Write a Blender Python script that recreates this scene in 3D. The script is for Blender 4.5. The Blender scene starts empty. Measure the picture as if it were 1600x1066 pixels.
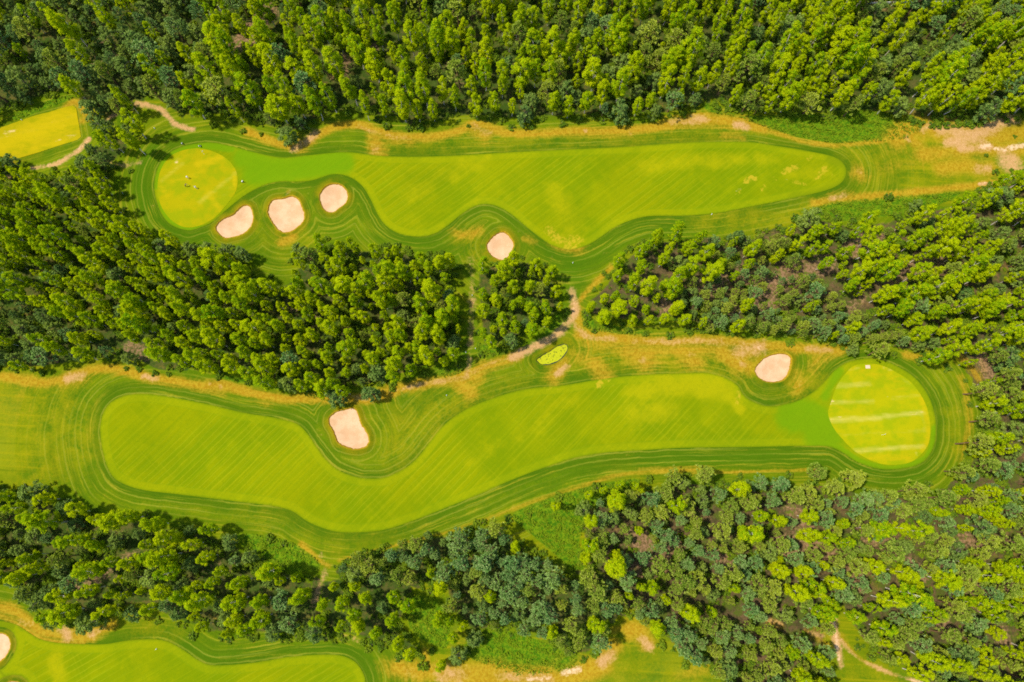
import bpy, math, random
import numpy as np
from mathutils import Vector, geometry

random.seed(7)
rng = np.random.default_rng(11)
SC = bpy.context.scene
COL = SC.collection
PI = math.pi
R = math.radians

# ------------------------------------------------------------------ camera, light, exposure
CAM_H, TILT, LENS = 262.0, R(12.0), 26.0
cam_d = bpy.data.cameras.new('camera')
cam_d.lens = LENS; cam_d.sensor_width = 36.0
cam_d.clip_start = 1.0; cam_d.clip_end = 6000.0
cam = bpy.data.objects.new('camera', cam_d); COL.objects.link(cam)
cam.location = (0, 0, CAM_H); cam.rotation_euler = (TILT, 0, 0)
SC.camera = cam

SUN_EL, SUN_AZ = R(63), R(176)          # azimuth measured from +x towards +y: the sun stands left, a little up the picture
sun_dir = Vector((math.cos(SUN_EL) * math.cos(SUN_AZ), math.cos(SUN_EL) * math.sin(SUN_AZ), math.sin(SUN_EL)))
sl = bpy.data.lights.new('sun', 'SUN'); sl.energy = 4.1; sl.angle = R(2.5); sl.color = (1.0, 0.912, 0.74)
so = bpy.data.objects.new('sun', sl); COL.objects.link(so)
so.rotation_euler = sun_dir.to_track_quat('Z', 'Y').to_euler(); so.location = sun_dir * 400

wd = bpy.data.worlds.new('World'); SC.world = wd; wd.use_nodes = True
wn = wd.node_tree; wn.nodes.clear()
sky = wn.nodes.new('ShaderNodeTexSky'); sky.sky_type = 'NISHITA'; sky.sun_disc = False
sky.sun_elevation = SUN_EL; sky.sun_rotation = PI / 2 - SUN_AZ
bg = wn.nodes.new('ShaderNodeBackground'); bg.inputs['Strength'].default_value = 0.15
wo = wn.nodes.new('ShaderNodeOutputWorld')
wn.links.new(sky.outputs[0], bg.inputs[0]); wn.links.new(bg.outputs[0], wo.inputs[0])

SC.view_settings.view_transform = 'Standard'; SC.view_settings.look = 'None'
SC.view_settings.gamma = 1.0; SC.view_settings.use_curve_mapping = False
SC.view_settings.exposure = 0.9
SC.render.engine = 'CYCLES'
SC.cycles.use_denoising = False; SC.cycles.filter_width = 1.75
SC.cycles.max_bounces = 6; SC.cycles.transparent_max_bounces = 4

# ------------------------------------------------------------------ image pixel coordinates, cast through the camera to metres on the ground
FPX = 1600 * LENS / 36.0
PXM = 0.232
_d = np.array([0, math.sin(TILT), -math.cos(TILT)]); _u = np.array([0, math.cos(TILT), math.sin(TILT)]); _r = np.array([1.0, 0, 0])
def W(pts, z=0.0):
    p = np.atleast_2d(np.asarray(pts, float))[:, :2]
    D = _d + ((p[:, 0:1] - 800) / FPX) * _r - ((p[:, 1:2] - 533) / FPX) * _u
    t = (np.asarray(z, float).reshape(-1) - CAM_H) / D[:, 2]
    return np.stack([D[:, 0] * t, D[:, 1] * t], 1)
def PX(xy, z=0.0):
    q = np.stack([xy[:, 0], xy[:, 1], np.zeros(len(xy)) + z - CAM_H], 1)
    k = q @ _d
    return np.stack([800 + FPX * (q @ _r) / k, 533 - FPX * (q @ _u) / k], 1)

def spline(pts, n=6, closed=True):
    p = np.asarray(pts, float); m = len(p); out = []
    for i in range(m if closed else m - 1):
        if closed: a, b, c, d = p[(i-1) % m], p[i], p[(i+1) % m], p[(i+2) % m]
        else: a, b, c, d = p[max(i-1, 0)], p[i], p[i+1], p[min(i+2, m-1)]
        for k in range(n):
            t = k / n
            out.append(0.5 * ((2*b) + (c-a)*t + (2*a-5*b+4*c-d)*t*t + (-a+3*b-3*c+d)*t**3))
    if not closed: out.append(p[-1])
    return np.array(out)

def inside(P, poly):
    x, y = P[:, 0], P[:, 1]; c = np.zeros(len(P), bool)
    q = np.roll(poly, -1, 0)
    for (x0, y0), (x1, y1) in zip(poly, q):
        if y0 == y1: continue
        m = ((y0 > y) != (y1 > y)) & (x < (x1-x0) * (y-y0) / (y1-y0) + x0)
        c ^= m
    return c
def linedist(P, line, closed=False, cap=30.0):
    """distance in metres to a line, capped"""
    P = np.asarray(P, float); line = np.asarray(line, float); cap = float(cap)
    out = np.full(len(P), cap)
    lo, hi = line.min(0) - cap, line.max(0) + cap
    sel = np.where((P[:, 0] > lo[0]) & (P[:, 0] < hi[0]) & (P[:, 1] > lo[1]) & (P[:, 1] < hi[1]))[0]
    if not len(sel): return out
    Q = P[sel]; d = np.full(len(Q), cap * cap)
    nxt = np.roll(line, -1, 0) if closed else line[1:]
    for a, b in zip(line, nxt):
        ab = b - a; l2 = max(ab @ ab, 1e-9)
        rel = Q - a
        t = np.clip((rel[:, 0]*ab[0] + rel[:, 1]*ab[1]) / l2, 0, 1)
        dx = rel[:, 0] - t*ab[0]; dy = rel[:, 1] - t*ab[1]
        np.minimum(d, dx*dx + dy*dy, out=d)
    out[sel] = np.sqrt(d)
    return out
def sdist(P, poly, cap=30.0):
    d = linedist(P, poly, True, cap)
    return np.where(inside(P, poly), -d, d)
def sstep(a, b, x):
    t = np.clip((x - a) / (b - a), 0, 1); return t*t*(3-2*t)
def paint(P, strokes, base=None):
    """strokes: (points, half width, strength) in image pixels"""
    m = np.zeros(len(P)) if base is None else base
    for pts, w, s in strokes:
        wm = w * PXM
        L = W(pts)
        if len(L) > 2: L = spline(L, 4, False)
        if len(L) == 1: L = np.vstack([L, L + 0.01])
        d = linedist(P, L, False, wm * 2.0)
        m = np.maximum(m, s * (1 - sstep(0.0 * wm, 1.9 * wm, d)))
    return m

# ------------------------------------------------------------------ outlines and strokes in image pixels
FAIRWAY_UPPER = [(300,226),(330,222),(365,228),(400,238),(440,246),(480,243),(540,239),(600,245),(680,244),(760,240),(850,236),(940,232),(1020,226),(1100,222),(1170,222),(1215,229),(1260,236),(1300,244),(1318,256),(1322,272),(1312,288),(1285,300),(1240,310),(1200,318),(1160,326),(1120,333),(1070,336),(1020,337),(990,343),(960,356),(935,373),(915,384),(890,390),(865,384),(845,372),(820,353),(800,336),(780,324),(760,319),(740,323),(720,336),(700,353),(680,366),(655,371),(625,366),(603,353),(590,335),(578,310),(565,290),(545,277),(520,274),(490,283),(465,285),(440,284),(420,287),(400,295),(380,307),(355,328),(335,346),(315,356),(295,361),(270,353),(254,337),(244,312),(241,287),(247,263),(261,244),(280,232)]
FAIRWAY_LOWER = [(158,675),(160,655),(165,640),(178,626),(200,617),(235,616),(280,623),(330,633),(380,645),(430,653),(463,662),(480,677),(495,698),(510,718),(530,735),(555,745),(580,748),(605,745),(635,730),(655,712),(672,690),(690,668),(715,648),(745,632),(790,616),(830,607),(880,602),(940,592),(1000,586),(1060,584),(1100,583),(1130,590),(1150,602),(1160,617),(1175,628),(1200,635),(1225,632),(1250,625),(1272,612),(1290,595),(1305,578),(1325,566),(1350,561),(1375,562),(1405,574),(1430,591),(1447,614),(1457,640),(1461,670),(1459,695),(1449,715),(1430,728),(1400,733),(1370,732),(1340,722),(1315,706),(1295,698),(1260,697),(1200,698),(1130,699),(1060,700),(1013,703),(950,707),(900,715),(850,731),(800,750),(740,776),(683,799),(650,812),(600,828),(550,832),(517,829),(482,816),(457,799),(430,791),(400,787),(340,780),(275,772),(225,766),(195,757),(175,743),(163,713)]
FAIRWAY_LOW_LEFT = [(-60,962),(-20,966),(0,970),(25,976),(44,988),(62,999),(88,1005),(119,1007),(162,1007),(200,1001),(238,999),(263,1003),(288,1016),(313,1032),(338,1039),(400,1035),(450,1027),(505,1023),(535,1025),(555,1035),(567,1052),(571,1068),(566,1095),(540,1115),(400,1125),(200,1130),(52,1130),(47,1078),(37,1059),(20,1055),(3,1060),(-8,1078),(-10,1130),(-60,1130),(-60,1052),(-20,1051),(5,1044),(22,1020),(25,1000),(13,983),(-12,978),(-60,978)]
TEE = [(-60,222),(0,198),(50,181),(100,168),(114,165),(119,169),(123,195),(127,214),(122,219),(90,228),(60,237),(30,246),(8,251),(-60,268)]
GREEN_UPPER = [(246,292),(250,270),(262,250),(280,238),(305,232),(330,235),(352,246),(366,262),(371,280),(368,300),(355,320),(335,342),(312,354),(290,356),(270,346),(255,328),(248,310)]
GREEN_LOWER = [(1295,646),(1300,627),(1308,603),(1319,586),(1332,573),(1346,569),(1366,569),(1383,573),(1403,583),(1421,595),(1435,612),(1446,634),(1451,657),(1452,680),(1448,698),(1437,712),(1423,722),(1405,726),(1383,726),(1364,721),(1346,712),(1332,702),(1316,685),(1303,668)]
BUNKERS = [
 ('kidney shaped sand bunker just below the upper green', [(338,355.5),(342.5,348),(351.5,341),(363.5,336),(371,328.5),(378.5,322),(386,320),(392,323),(394.6,331.5),(396,339),(393.5,351),(386,361.5),(377,367.5),(365,371),(353,373),(344,368),(339,361.5)]),
 ('large lobed sand bunker in the middle of the row of three', [(418,330),(420.5,319.5),(425,313),(432.5,310.5),(444.5,310),(453.5,307),(461,307.5),(468,313.5),(472,322.5),(476,336),(473,346.5),(465.5,354),(455,361),(446,363),(438.5,361.5),(431,355.5),(423.5,345),(419,336)]),
 ('egg shaped sand bunker at the right end of the row of three', [(499.6,307.5),(501.6,301.5),(507.6,294),(516.6,289),(528.6,288),(537.6,292.5),(543,300),(544,309),(540,318),(530,325.5),(522.6,331),(513.6,332),(506,328),(501,318)]),
 ('round sand bunker at the top of the small grove, partly under a birch', [(760,384),(762.7,377),(769.4,369.4),(777.3,363.8),(784,362),(790.8,363.8),(796.4,369.4),(802,377),(803,384),(800,393),(794,401),(787.4,406),(778.4,405),(769.4,401),(762.7,393)]),
 ('bean shaped sand bunker in the bend of the lower fairway', [(514,656.4),(516.8,650),(524,644),(534.4,640.4),(545.7,637.7),(552,637.3),(557,641),(560,647),(563.3,658.5),(568.4,667.8),(574.6,678),(577,686.4),(575,694.6),(569.5,699.8),(559,702.6),(548.8,701.3),(537.5,697.7),(528,691.5),(524,681),(519,670),(514.8,663.7)]),
 ('teardrop sand bunker beside the dry strip near the lower green', [(1178,579.5),(1181,572),(1187.5,565),(1193.7,559.4),(1204,555),(1216.4,552),(1223.6,552),(1231,554),(1236,559.4),(1236,569),(1234,578.5),(1229.8,587.8),(1222.6,594.5),(1212,597.6),(1202,598),(1192.6,596),(1184.4,591),(1179.7,584.7)]),
 ('sand bunker cut off by the left edge of the picture', [(0,988.5),(7.5,990),(14,995),(17,1004),(15.6,1015),(10,1025),(2,1033),(-15,1042),(-32,1036),(-38,1015),(-30,996),(-14,989)]),
 ('sand bunker cut off by the bottom edge of the picture', [(12.5,1066),(21,1064),(30,1066.5),(38,1076),(37,1092),(25,1104),(8,1102),(0,1088),(4,1073)]),
]
POND = [(837.5,562.5),(841.8,558),(851,552),(858.8,548.5),(866.7,542.5),(874.6,538.8),(883.8,536.9),(887.8,541.5),(886.4,549.4),(881,557),(872,564.5),(861.5,569),(851,570.3),(843,568.4)]

# woods: name -> (outline of the crowns, place phrase, spacing m, size, mix birch/pine/broadleaf)
WOODS = {
 'nw':  ([(-60,-60),(300,-60),(310,60),(300,130),(285,190),(265,180),(245,165),(210,155),(190,178),(160,196),(140,178),(118,168),(105,150),(60,160),(15,175),(-60,195)], 'in the dark wood above the square tee', 5.2, 1.12, (.24,.26,.50)),
 'n1':  ([(300,-60),(640,-60),(640,192),(590,190),(545,180),(510,188),(480,205),(455,216),(425,208),(390,196),(350,186),(300,188),(290,150),(300,60)], 'in the left top wood', 5.6, 1.27, (.80,.06,.14)),
 'n2':  ([(640,-60),(1095,-60),(1095,162),(1075,180),(1040,186),(1000,186),(920,188),(850,192),(790,194),(740,188),(690,196),(640,195)], 'in the middle top wood', 5.5, 1.25, (.70,.10,.20)),
 'n3':  ([(1095,-60),(1660,-60),(1660,175),(1580,190),(1540,198),(1490,202),(1450,198),(1400,186),(1340,180),(1290,184),(1240,180),(1190,185),(1140,182),(1112,164),(1095,160)], 'in the top right wood', 5.4, 1.25, (.62,.18,.20)),
 'w':   ([(-60,232),(10,240),(40,268),(100,268),(135,238),(155,212),(190,205),(195,160),(212,160),(216,215),(206,240),(180,262),(182,308),(206,342),(244,376),(290,386),(340,390),(385,402),(410,438),(445,435),(470,385),(510,372),(560,382),(620,385),(680,392),(712,402),(716,440),(722,480),(726,540),(715,562),(690,575),(640,590),(600,606),(550,614),(520,622),(490,612),(440,604),(390,598),(340,585),(280,578),(240,556),(190,520),(150,500),(90,488),(30,465),(-60,460)], 'in the large birch wood left of the footpath', 4.15, 1.0, (.91,.03,.06)),
 'sw0': ([(-60,460),(30,465),(90,488),(150,500),(190,520),(240,556),(280,578),(230,576),(180,572),(140,570),(90,580),(50,585),(20,580),(-60,570)], 'in the grey-green fringe at the left edge', 5.0, 0.95, (.22,.22,.56)),
 'grove':([(738,415),(760,405),(800,398),(825,400),(858,412),(876,440),(884,470),(880,492),(858,510),(820,534),(780,550),(748,552),(742,500),(738,450)], 'in the small grove between the two paths', 4.2, .92, (.93,.02,.05)),
 'e1':  ([(912,465),(940,440),(958,410),(985,388),(1010,372),(1060,366),(1110,372),(1120,420),(1060,440),(1070,500),(1010,512),(960,508),(915,500)], 'in the birch wood right of the path fork', 5.1, 1.0, (.90,.03,.07)),
 'e2':  ([(1060,440),(1120,420),(1110,372),(1160,365),(1200,362),(1240,400),(1260,430),(1330,480),(1400,520),(1420,545),(1360,540),(1310,540),(1260,535),(1200,526),(1150,520),(1090,520),(1070,500)], 'in the young wood above the teardrop bunker', 3.7, 0.74, (.14,.68,.18)),
 'e3':  ([(1200,362),(1240,345),(1280,335),(1330,345),(1380,338),(1430,325),(1490,312),(1530,295),(1570,270),(1660,255),(1660,560),(1520,590),(1490,568),(1450,558),(1420,545),(1400,520),(1330,480),(1260,430),(1240,400)], 'in the leaning birch wood at the right edge', 4.9, 1.02, (.80,.08,.12)),
 'e4':  ([(1520,590),(1660,560),(1660,780),(1560,780),(1480,765),(1505,720),(1522,690),(1520,640)], 'in the mixed wood right of the lower green', 5.6, 1.15, (.42,.42,.16)),
 's1':  ([(-60,760),(40,762),(90,778),(130,792),(200,798),(250,812),(330,825),(375,845),(400,870),(470,890),(500,905),(500,1000),(400,1000),(330,998),(270,978),(220,955),(170,962),(130,975),(90,978),(50,955),(20,925),(-60,910)], 'in the lower left wood', 5.1, 1.10, (.64,.10,.26)),
 's2':  ([(520,885),(560,862),(620,845),(660,830),(720,825),(770,808),(790,820),(830,850),(890,890),(960,900),(965,960),(945,1010),(920,1035),(870,1020),(840,1000),(780,990),(735,1000),(700,960),(690,930),(640,915),(590,905),(535,905)], 'in the dense blue-green wood below the lower fairway', 4.5, 1.05, (.08,.84,.08)),
 's2b': ([(505,910),(535,905),(590,905),(640,915),(650,950),(630,980),(670,1010),(700,1030),(650,1030),(590,1015),(540,1000),(500,1000)], 'in the birch clump by the dirt track', 5.0, 1.0, (.80,.06,.14)),
 's3':  ([(900,790),(960,770),(1050,745),(1130,745),(1200,748),(1290,750),(1320,770),(1320,940),(1300,962),(1298,1000),(1308,1045),(1330,1125),(1180,1125),(1100,1045),(1060,1030),(1020,990),(990,965),(965,960),(960,900),(905,880)], 'in the mixed wood at the bottom centre', 4.4, 0.98, (.30,.56,.14)),
 's4':  ([(1320,770),(1380,765),(1480,765),(1560,780),(1660,780),(1660,1125),(1500,1125),(1425,1060),(1340,1008),(1320,978),(1320,960)], 'in the mixed wood at the lower right', 4.7, 1.08, (.40,.46,.14)),
}
# hand-placed trees at the wood edges: (crown point, kind, size, own label)
HAND = [
 (445,205,'l',1.45,'dark blue-green broadleaf tree poking into the dry strip above the three bunkers'),(420,195,'l',.8,None),
 (515,160,'b',1.35,'wide birch with several pale trunks standing left of the tan hollow on the top edge'),(570,178,'b',1.1,None),(597,172,'b',1.1,None),(675,178,'b',1.1,None),(690,150,'b',1.2,None),(710,165,'b',1,None),(770,165,'b',1.2,None),(785,145,'b',1,None),
 (865,165,'b',1.25,None),(918,160,'b',1.35,None),(970,168,'l',1.5,'grey-green bushy tree bulging out between birches on the top edge'),(997,170,'b',1.1,None),(1018,160,'b',1,None),(1065,158,'b',1.0,None),(1150,158,'b',1.1,'birch at the head of the meadow notch in the right top wood'),(1180,150,'b',1,None),
 (1255,145,'b',1.1,None),(1285,155,'b',1.1,None),(1355,155,'b',1.1,None),(1450,160,'b',1.5,None),(1500,165,'b',1.3,None),(1548,172,'l',1.5,'dark broadleaf tree beside the bare sandy patch at the upper right'),
 (197,158,'b',1.1,None),(205,193,'b',1.4,None),(204,220,'b',1.35,'broad birch between the square tee and the upper green'),(175,222,'b',1.05,None),(158,198,'l',1.2,None),(135,165,'l',1.6,'big round dark tree touching the corner of the square tee'),(146,262,'b',1.1,None),(150,285,'b',1.3,None),(12,250,'l',1.1,None),(28,272,'b',1.1,None),
 (218,357,'b',1.0,None),(232,363,'b',.9,None),(268,375,'b',1.1,None),(252,386,'l',1.1,None),(300,388,'l',1.0,None),(326,393,'l',1.2,None),(355,393,'l',1.0,None),(378,398,'l',1.1,None),
 (500,383,'b',1.15,'birch at the front of the wood, right below the egg shaped bunker'),(470,394,'l',1.2,None),(556,387,'b',.9,None),(588,393,'b',1,None),(605,397,'b',.9,None),(626,397,'b',.9,None),(656,400,'b',1.1,None),(706,408,'b',1.1,'birch at the upper right corner of the large birch wood'),(530,400,'b',1.0,None),
 (803,402,'b',1.3,'birch overhanging the lower right rim of the round bunker'),(755,416,'b',1.15,None),(836,412,'b',1.05,None),(862,420,'b',1.1,None),
 (968,405,'b',1.1,None),(1000,395,'b',1.0,None),(1030,373,'b',1.05,None),(1056,368,'b',1.25,None),(1088,373,'b',.9,None),(1103,392,'b',1.35,None),(1150,370,'l',1.1,None),(1175,388,'b',1.2,None),
 (1268,342,'l',1.6,'silver-grey bushy tree at the tip of the right wood below the upper fairway'),(1272,365,'b',1.2,None),(1305,355,'b',1,None),(1340,360,'b',1,None),(1362,340,'b',1.3,None),(1246,380,'b',1.1,None),(1435,318,'l',.9,None),(1482,330,'b',1.1,None),(1510,308,'b',1.3,None),(1572,300,'l',1.7,'large grey-green tree right of the sandy streak at the right edge'),
 (1060,478,'b',1.35,'broad bright birch at the lower left corner of the young pines'),(1070,497,'b',1.1,None),
 (522,622,'l',1.3,'dark blue-green bushy tree just above the bean shaped bunker'),(538,610,'b',1.05,None),(580,614,'l',1.3,'blue-green bushy tree up and right of the bean shaped bunker'),(450,600,'l',1.3,None),(414,598,'b',1.3,None),(470,606,'b',1.05,None),
 (865,790,'b',.8,None),(917,775,'b',.75,None),(940,768,'b',.62,None),(966,758,'b',.75,None),(991,758,'b',.75,None),
 (1040,768,'p',1.35,None),(1055,742,'p',1.2,'grey-green pine reaching furthest up to the lower fairway'),(1105,740,'p',1.25,None),(1080,795,'p',1.3,None),(1036,800,'p',1.25,None),(1280,738,'p',1.25,None),(1262,775,'p',1.35,None),(1300,760,'p',1.3,None),(1340,750,'p',1.4,None),(1385,778,'p',1.3,None),(1430,768,'p',1.3,None),(1475,778,'p',1.35,None),(1500,735,'p',1.1,None),(1522,690,'p',1.3,None),(1530,610,'p',1.2,None),(1540,655,'p',1.2,None),
 (50,768,'l',1.5,'pale grey-green bush tree leaning over the rough at the lower left'),(25,790,'b',1.1,None),(45,806,'b',1.3,None),(115,800,'b',1.25,None),(200,808,'b',1.3,None),(325,828,'b',1.05,None),(356,848,'l',1.1,None),
 (1465,556,'b',1.4,'broad birch at the upper right of the lower green'),(1375,548,'p',1.1,None),(1335,545,'l',.9,None),
 (80,960,'b',1.0,None),(80,970,'l',1.1,None),(135,975,'l',1.5,'dark blue-green bush tree beside the bare patch at the lower left'),(205,962,'l',1.1,None),(425,990,'l',1.2,None),(490,990,'l',1.2,None),
 (685,965,'b',1.0,None),(705,968,'b',.8,None),(725,975,'b',.8,None),(705,995,'b',.9,None),(742,1000,'l',1.1,None),(715,1025,'l',1.1,None),(640,1020,'b',1.0,None),(690,1040,'b',.9,None),(865,985,'b',1.1,None),
 (1300,940,'b',1.1,None),(1340,965,'b',1.2,None),(1385,985,'b',1.4,None),
]
MEADOWS = [
 [(735,1000),(780,985),(840,1000),(890,1025),(905,1040),(850,1052),(810,1056),(785,1048),(750,1035),(725,1020)],
 [(800,805),(850,782),(900,765),(960,752),(1000,750),(980,775),(930,790),(915,815),(905,850),(915,885),(895,890),(860,860),(830,835)],
 [(370,835),(430,840),(470,855),(500,880),(490,893),(450,890),(410,875),(380,855)],
 [(1095,150),(1130,178),(1190,182),(1250,175),(1300,180),(1345,172),(1400,182),(1440,195),(1420,215),(1370,222),(1300,222),(1240,212),(1200,200),(1150,185),(1105,175)],
 [(1250,340),(1290,320),(1340,312),(1400,306),(1450,304),(1500,300),(1480,315),(1430,330),(1380,338),(1330,345),(1290,345)],
 [(690,575),(715,558),(728,545),(728,570),(715,585),(680,592)],
 [(745,535),(760,540),(790,545),(800,548),(770,558),(750,560)],
 [(908,485),(925,500),(965,510),(1020,518),(1000,524),(950,520),(915,512)],
 [(20,178),(60,163),(105,150),(112,156),(70,170),(25,186)],
 [(640,935),(680,935),(700,960),(700,1010),(670,1005),(640,980)],
 [(860,500),(884,478),(890,495),(875,510),(850,525)],
 [(470,618),(520,628),(500,620),(440,610),(380,600),(340,588),(340,584),(440,604)],
]
# worn ground
DRY = [
 ([(385,205),(430,222),(465,229),(495,212),(525,198),(560,196),(590,206),(625,213),(680,213),(720,204),(745,194),(785,206),(835,209),(900,206),(960,204),(1020,200),(1070,188),(1105,183),(1150,192),(1195,203)], 8, .95),
 ([(1195,203),(1225,211),(1255,221),(1300,226),(1360,223),(1420,215)], 5, .75),
 ([(585,215),(592,240)], 15, .75),([(600,212),(640,218)], 12, .7),([(470,228)], 16, .8),([(738,200),(760,210)], 15, .7),([(1040,196),(1100,188),(1160,192)], 13, .9),([(985,207),(940,206)], 9, .7),([(1130,212),(1160,215)], 8, .5),
 ([(1400,215),(1440,200),(1480,212),(1530,210),(1600,205),(1640,200)], 22, .9),([(1440,240),(1480,238),(1530,232),(1600,232)], 16, .85),([(1470,262),(1500,258),(1545,262)], 16, .8),([(1430,225),(1420,205)],12,.8),
 ([(1270,318),(1310,312),(1370,304),(1430,300),(1490,293),(1560,287)], 7, .85),([(1300,308),(1330,305)], 10, .6),
 ([(1340,268),(1350,275)], 13, .7),([(1290,255),(1275,275),(1262,262)], 10, .45),([(1380,262),(1440,255)], 10, .3),
 ([(905,522),(945,527),(990,533),(1040,535),(1100,532),(1150,535),(1200,540),(1260,545),(1310,548)], 9, .95),
 ([(985,545),(1010,560)], 22, .8),([(920,535),(1040,545),(1180,548)], 17, .62),([(1065,548),(1085,565)], 18, .8),([(1130,550),(1160,570)], 18, .9),([(1180,545),(1150,555)], 16, .9),([(930,570),(945,590)], 16, .75),([(880,570),(865,590)], 12, .75),([(905,555),(920,560)], 14, .5),([(1250,590),(1245,610)], 14, .45),([(1285,545),(1270,575)], 12, .5),([(1040,540),(1180,545)], 14, .6),
 ([(5,588),(60,598),(100,592),(140,578),(180,577),(225,588),(260,594),(310,602),(355,604),(400,616),(450,623),(500,622),(545,624),(590,622),(620,612)], 8, .95),
 ([(100,595),(130,588)], 12, .7),([(310,604),(350,608)], 9, .7),([(395,620),(420,630)], 8, .5),
 ([(600,612),(650,602),(700,594),(735,585),(770,570),(810,556)], 9, .85),([(720,600),(735,615)], 14, .8),([(755,575),(740,590)], 14, .8),([(715,655)], 6,.4),
 ([(470,850),(490,866),(505,880),(515,884)], 4, .8),
 ([(530,876),(620,852),(720,826),(800,796),(850,778),(910,760),(960,744),(1050,733),(1130,738),(1200,736),(1280,734)], 2.8, .58),([(1210,735),(1270,735)],5,.45),([(1000,737),(1100,735)],6,.6),
 ([(-20,948),(10,950),(35,962),(60,985),(95,993),(140,990),(175,976)], 8, .9),([(95,990),(140,995),(60,990)], 9, .7),([(-10,957),(40,980),(70,1000),(130,1003)],5,.7),
 ([(620,1045),(660,1050),(720,1050),(780,1050),(830,1058),(890,1060),(940,1040)], 14, .9),([(640,1060),(600,1040)], 12, .45),([(665,1018),(668,1030)], 6, .7),([(700,1060),(820,1066)], 12, .9),([(985,985),(1000,990),(1010,1005)], 13, .95),([(1000,980),(960,985)], 8, .6),([(960,1010),(940,1035)], 12, .8),([(1105,1045),(1060,1055)], 10, .45),([(1120,1045),(1150,1050)], 8, .5),
 ([(1180,960),(1220,978)], 6, .7),([(1260,988),(1300,1010)], 6, .6),([(1280,985),(1312,995)], 9, .6),([(1315,1000),(1345,1030),(1400,1056)], 3.5, .7),
 ([(105,168),(120,160),(140,185)], 7, .8),([(125,190),(135,185)], 6, .6),([(-10,262),(20,255)],6,.5),
 ([(855,360),(880,380),(900,385)], 14, .8),([(1170,285),(1155,292)], 6, .7),([(1210,268),(1165,290)], 5, .5),
 ([(710,362),(725,368),(750,360)], 9, .6),([(820,372),(835,378)], 7, .6),([(455,370),(440,378)], 9, .8),([(450,300)], 4, .6),
 ([(905,470),(925,448),(955,418)], 5, .8),([(900,480),(905,515)], 9, .8),
 ([(1500,590),(1510,630),(1515,660),(1500,720)], 7, .42),([(1500,560),(1530,590)], 9, .6),([(1415,555),(1440,560)], 7, .7),([(1320,545),(1290,560)],8,.6),
]
BARE = [
 ([(495,208),(470,226),(460,232)], 9, .8),([(560,200),(600,212),(640,216)], 6, .5),([(590,235)], 9,.5),([(740,198),(765,208)], 8, .55),([(1050,192),(1080,190),(1100,186)], 9, .75),([(1150,195),(1165,200)], 8, .8),([(985,208)], 6, .5),([(915,205)],4,.7),([(1080,182),(1120,190)],5,.6),
 ([(1470,205),(1520,210),(1560,195),(1585,185)], 13, .95),([(1440,203),(1450,192)], 9, .7),([(1480,222),(1530,222)], 13, .9),([(1420,222),(1415,215)], 6, .6),([(1500,233),(1545,230)], 9, .9),([(1570,240),(1590,262),(1570,255)], 15, .9),([(1530,262),(1545,265)], 10, .7),([(1350,275),(1340,262)], 7, .5),([(1300,312),(1320,306)], 8, .6),([(1530,288),(1560,286)], 3, 1.0),
 ([(893,455),(898,470),(897,490),(885,508),(860,528),(830,545),(800,558)], 8, .95),([(800,558),(770,568),(740,582)], 5, .6),([(895,505),(915,525),(940,528),(960,530)], 6, .7),([(730,590),(700,594),(650,603),(610,612)], 5, .6),([(730,585),(735,560)],5,.7),
 ([(990,535),(1100,533),(1190,542)], 7, .6),([(1150,548),(1190,545)], 13, .8),([(1005,562)], 8, .6),([(1080,555)],8,.5),([(1160,570)], 7, .6),([(1260,545),(1300,548)], 6, .7),([(938,595)],4,.6),([(870,585),(885,572)], 6, .75),
 ([(105,592),(130,586)], 8, .85),([(225,588),(245,592)], 6, .8),([(345,605)], 5, .6),([(330,600)],4,.6),([(545,620),(590,622)], 6, .55),
 ([(95,985),(105,995)], 9, .9),([(160,980),(140,992)], 6, .7),([(25,972),(50,975)], 6, .4),
 ([(690,1055),(720,1050)], 14, .7),([(640,1055)], 12, .45),([(780,1055),(860,1063)], 9, .7),([(940,1035),(955,1022)], 10, .8),([(1003,1000),(1012,1010)], 9, .8),([(530,995),(560,1000)],6,.4),
 ([(1300,960),(1303,985),(1308,1010),(1313,1040)], 6, 1.0),([(1313,1000),(1340,1028),(1400,1055),(1450,1068)], 3.4, .8),([(1195,965),(1220,975)], 6, .9),([(1262,990),(1285,992)], 5, .7),
 ([(-20,281),(10,277),(25,270)], 5, .9),([(48,263),(85,257),(105,248),(125,236),(140,218)], 5, 1.0),([(165,190),(182,177)], 6, .9),([(215,162),(245,168),(262,182),(275,195),(300,203)], 5.5, 1.0),([(172,256),(195,258),(220,256)], 6, .55),
 ([(735,405),(738,470),(735,530),(733,575)], 7, .6),([(500,865),(508,890),(500,920),(485,950)], 6, .6),
 ([(1535,560),(1545,590)],6,.5),([(1345,2),(1375,12)],9,.5),([(1400,15),(1450,14)],5,.4),([(858,361)],6,.7),([(453,298),(447,305)],3,.7),
]
WHITE = [([(1533,230),(1546,227)], 5.5, 0.95),([(1555,232),(1572,234)], 4.4, 0.85),([(1580,231),(1600,226),(1630,222)], 6.1, 0.95),([(1530,287),(1556,286)], 1.8, 0.76),([(880,1052),(905,1046)], 5.5, 0.95),([(825,1062),(860,1060)], 3.9, 0.76),([(1302,970),(1306,1000),(1310,1030)], 2.9, 0.85),([(1425,1062),(1450,1068)], 3.3, 0.76),([(60,261),(85,256)], 2.2, 0.57),([(120,238),(136,222)], 2.2, 0.57),([(896,470),(896,490)], 2.9, 0.57),([(1188,540),(1184,548)], 3.3, 0.66),([(1205,538)], 4.4, 0.47)]
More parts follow.
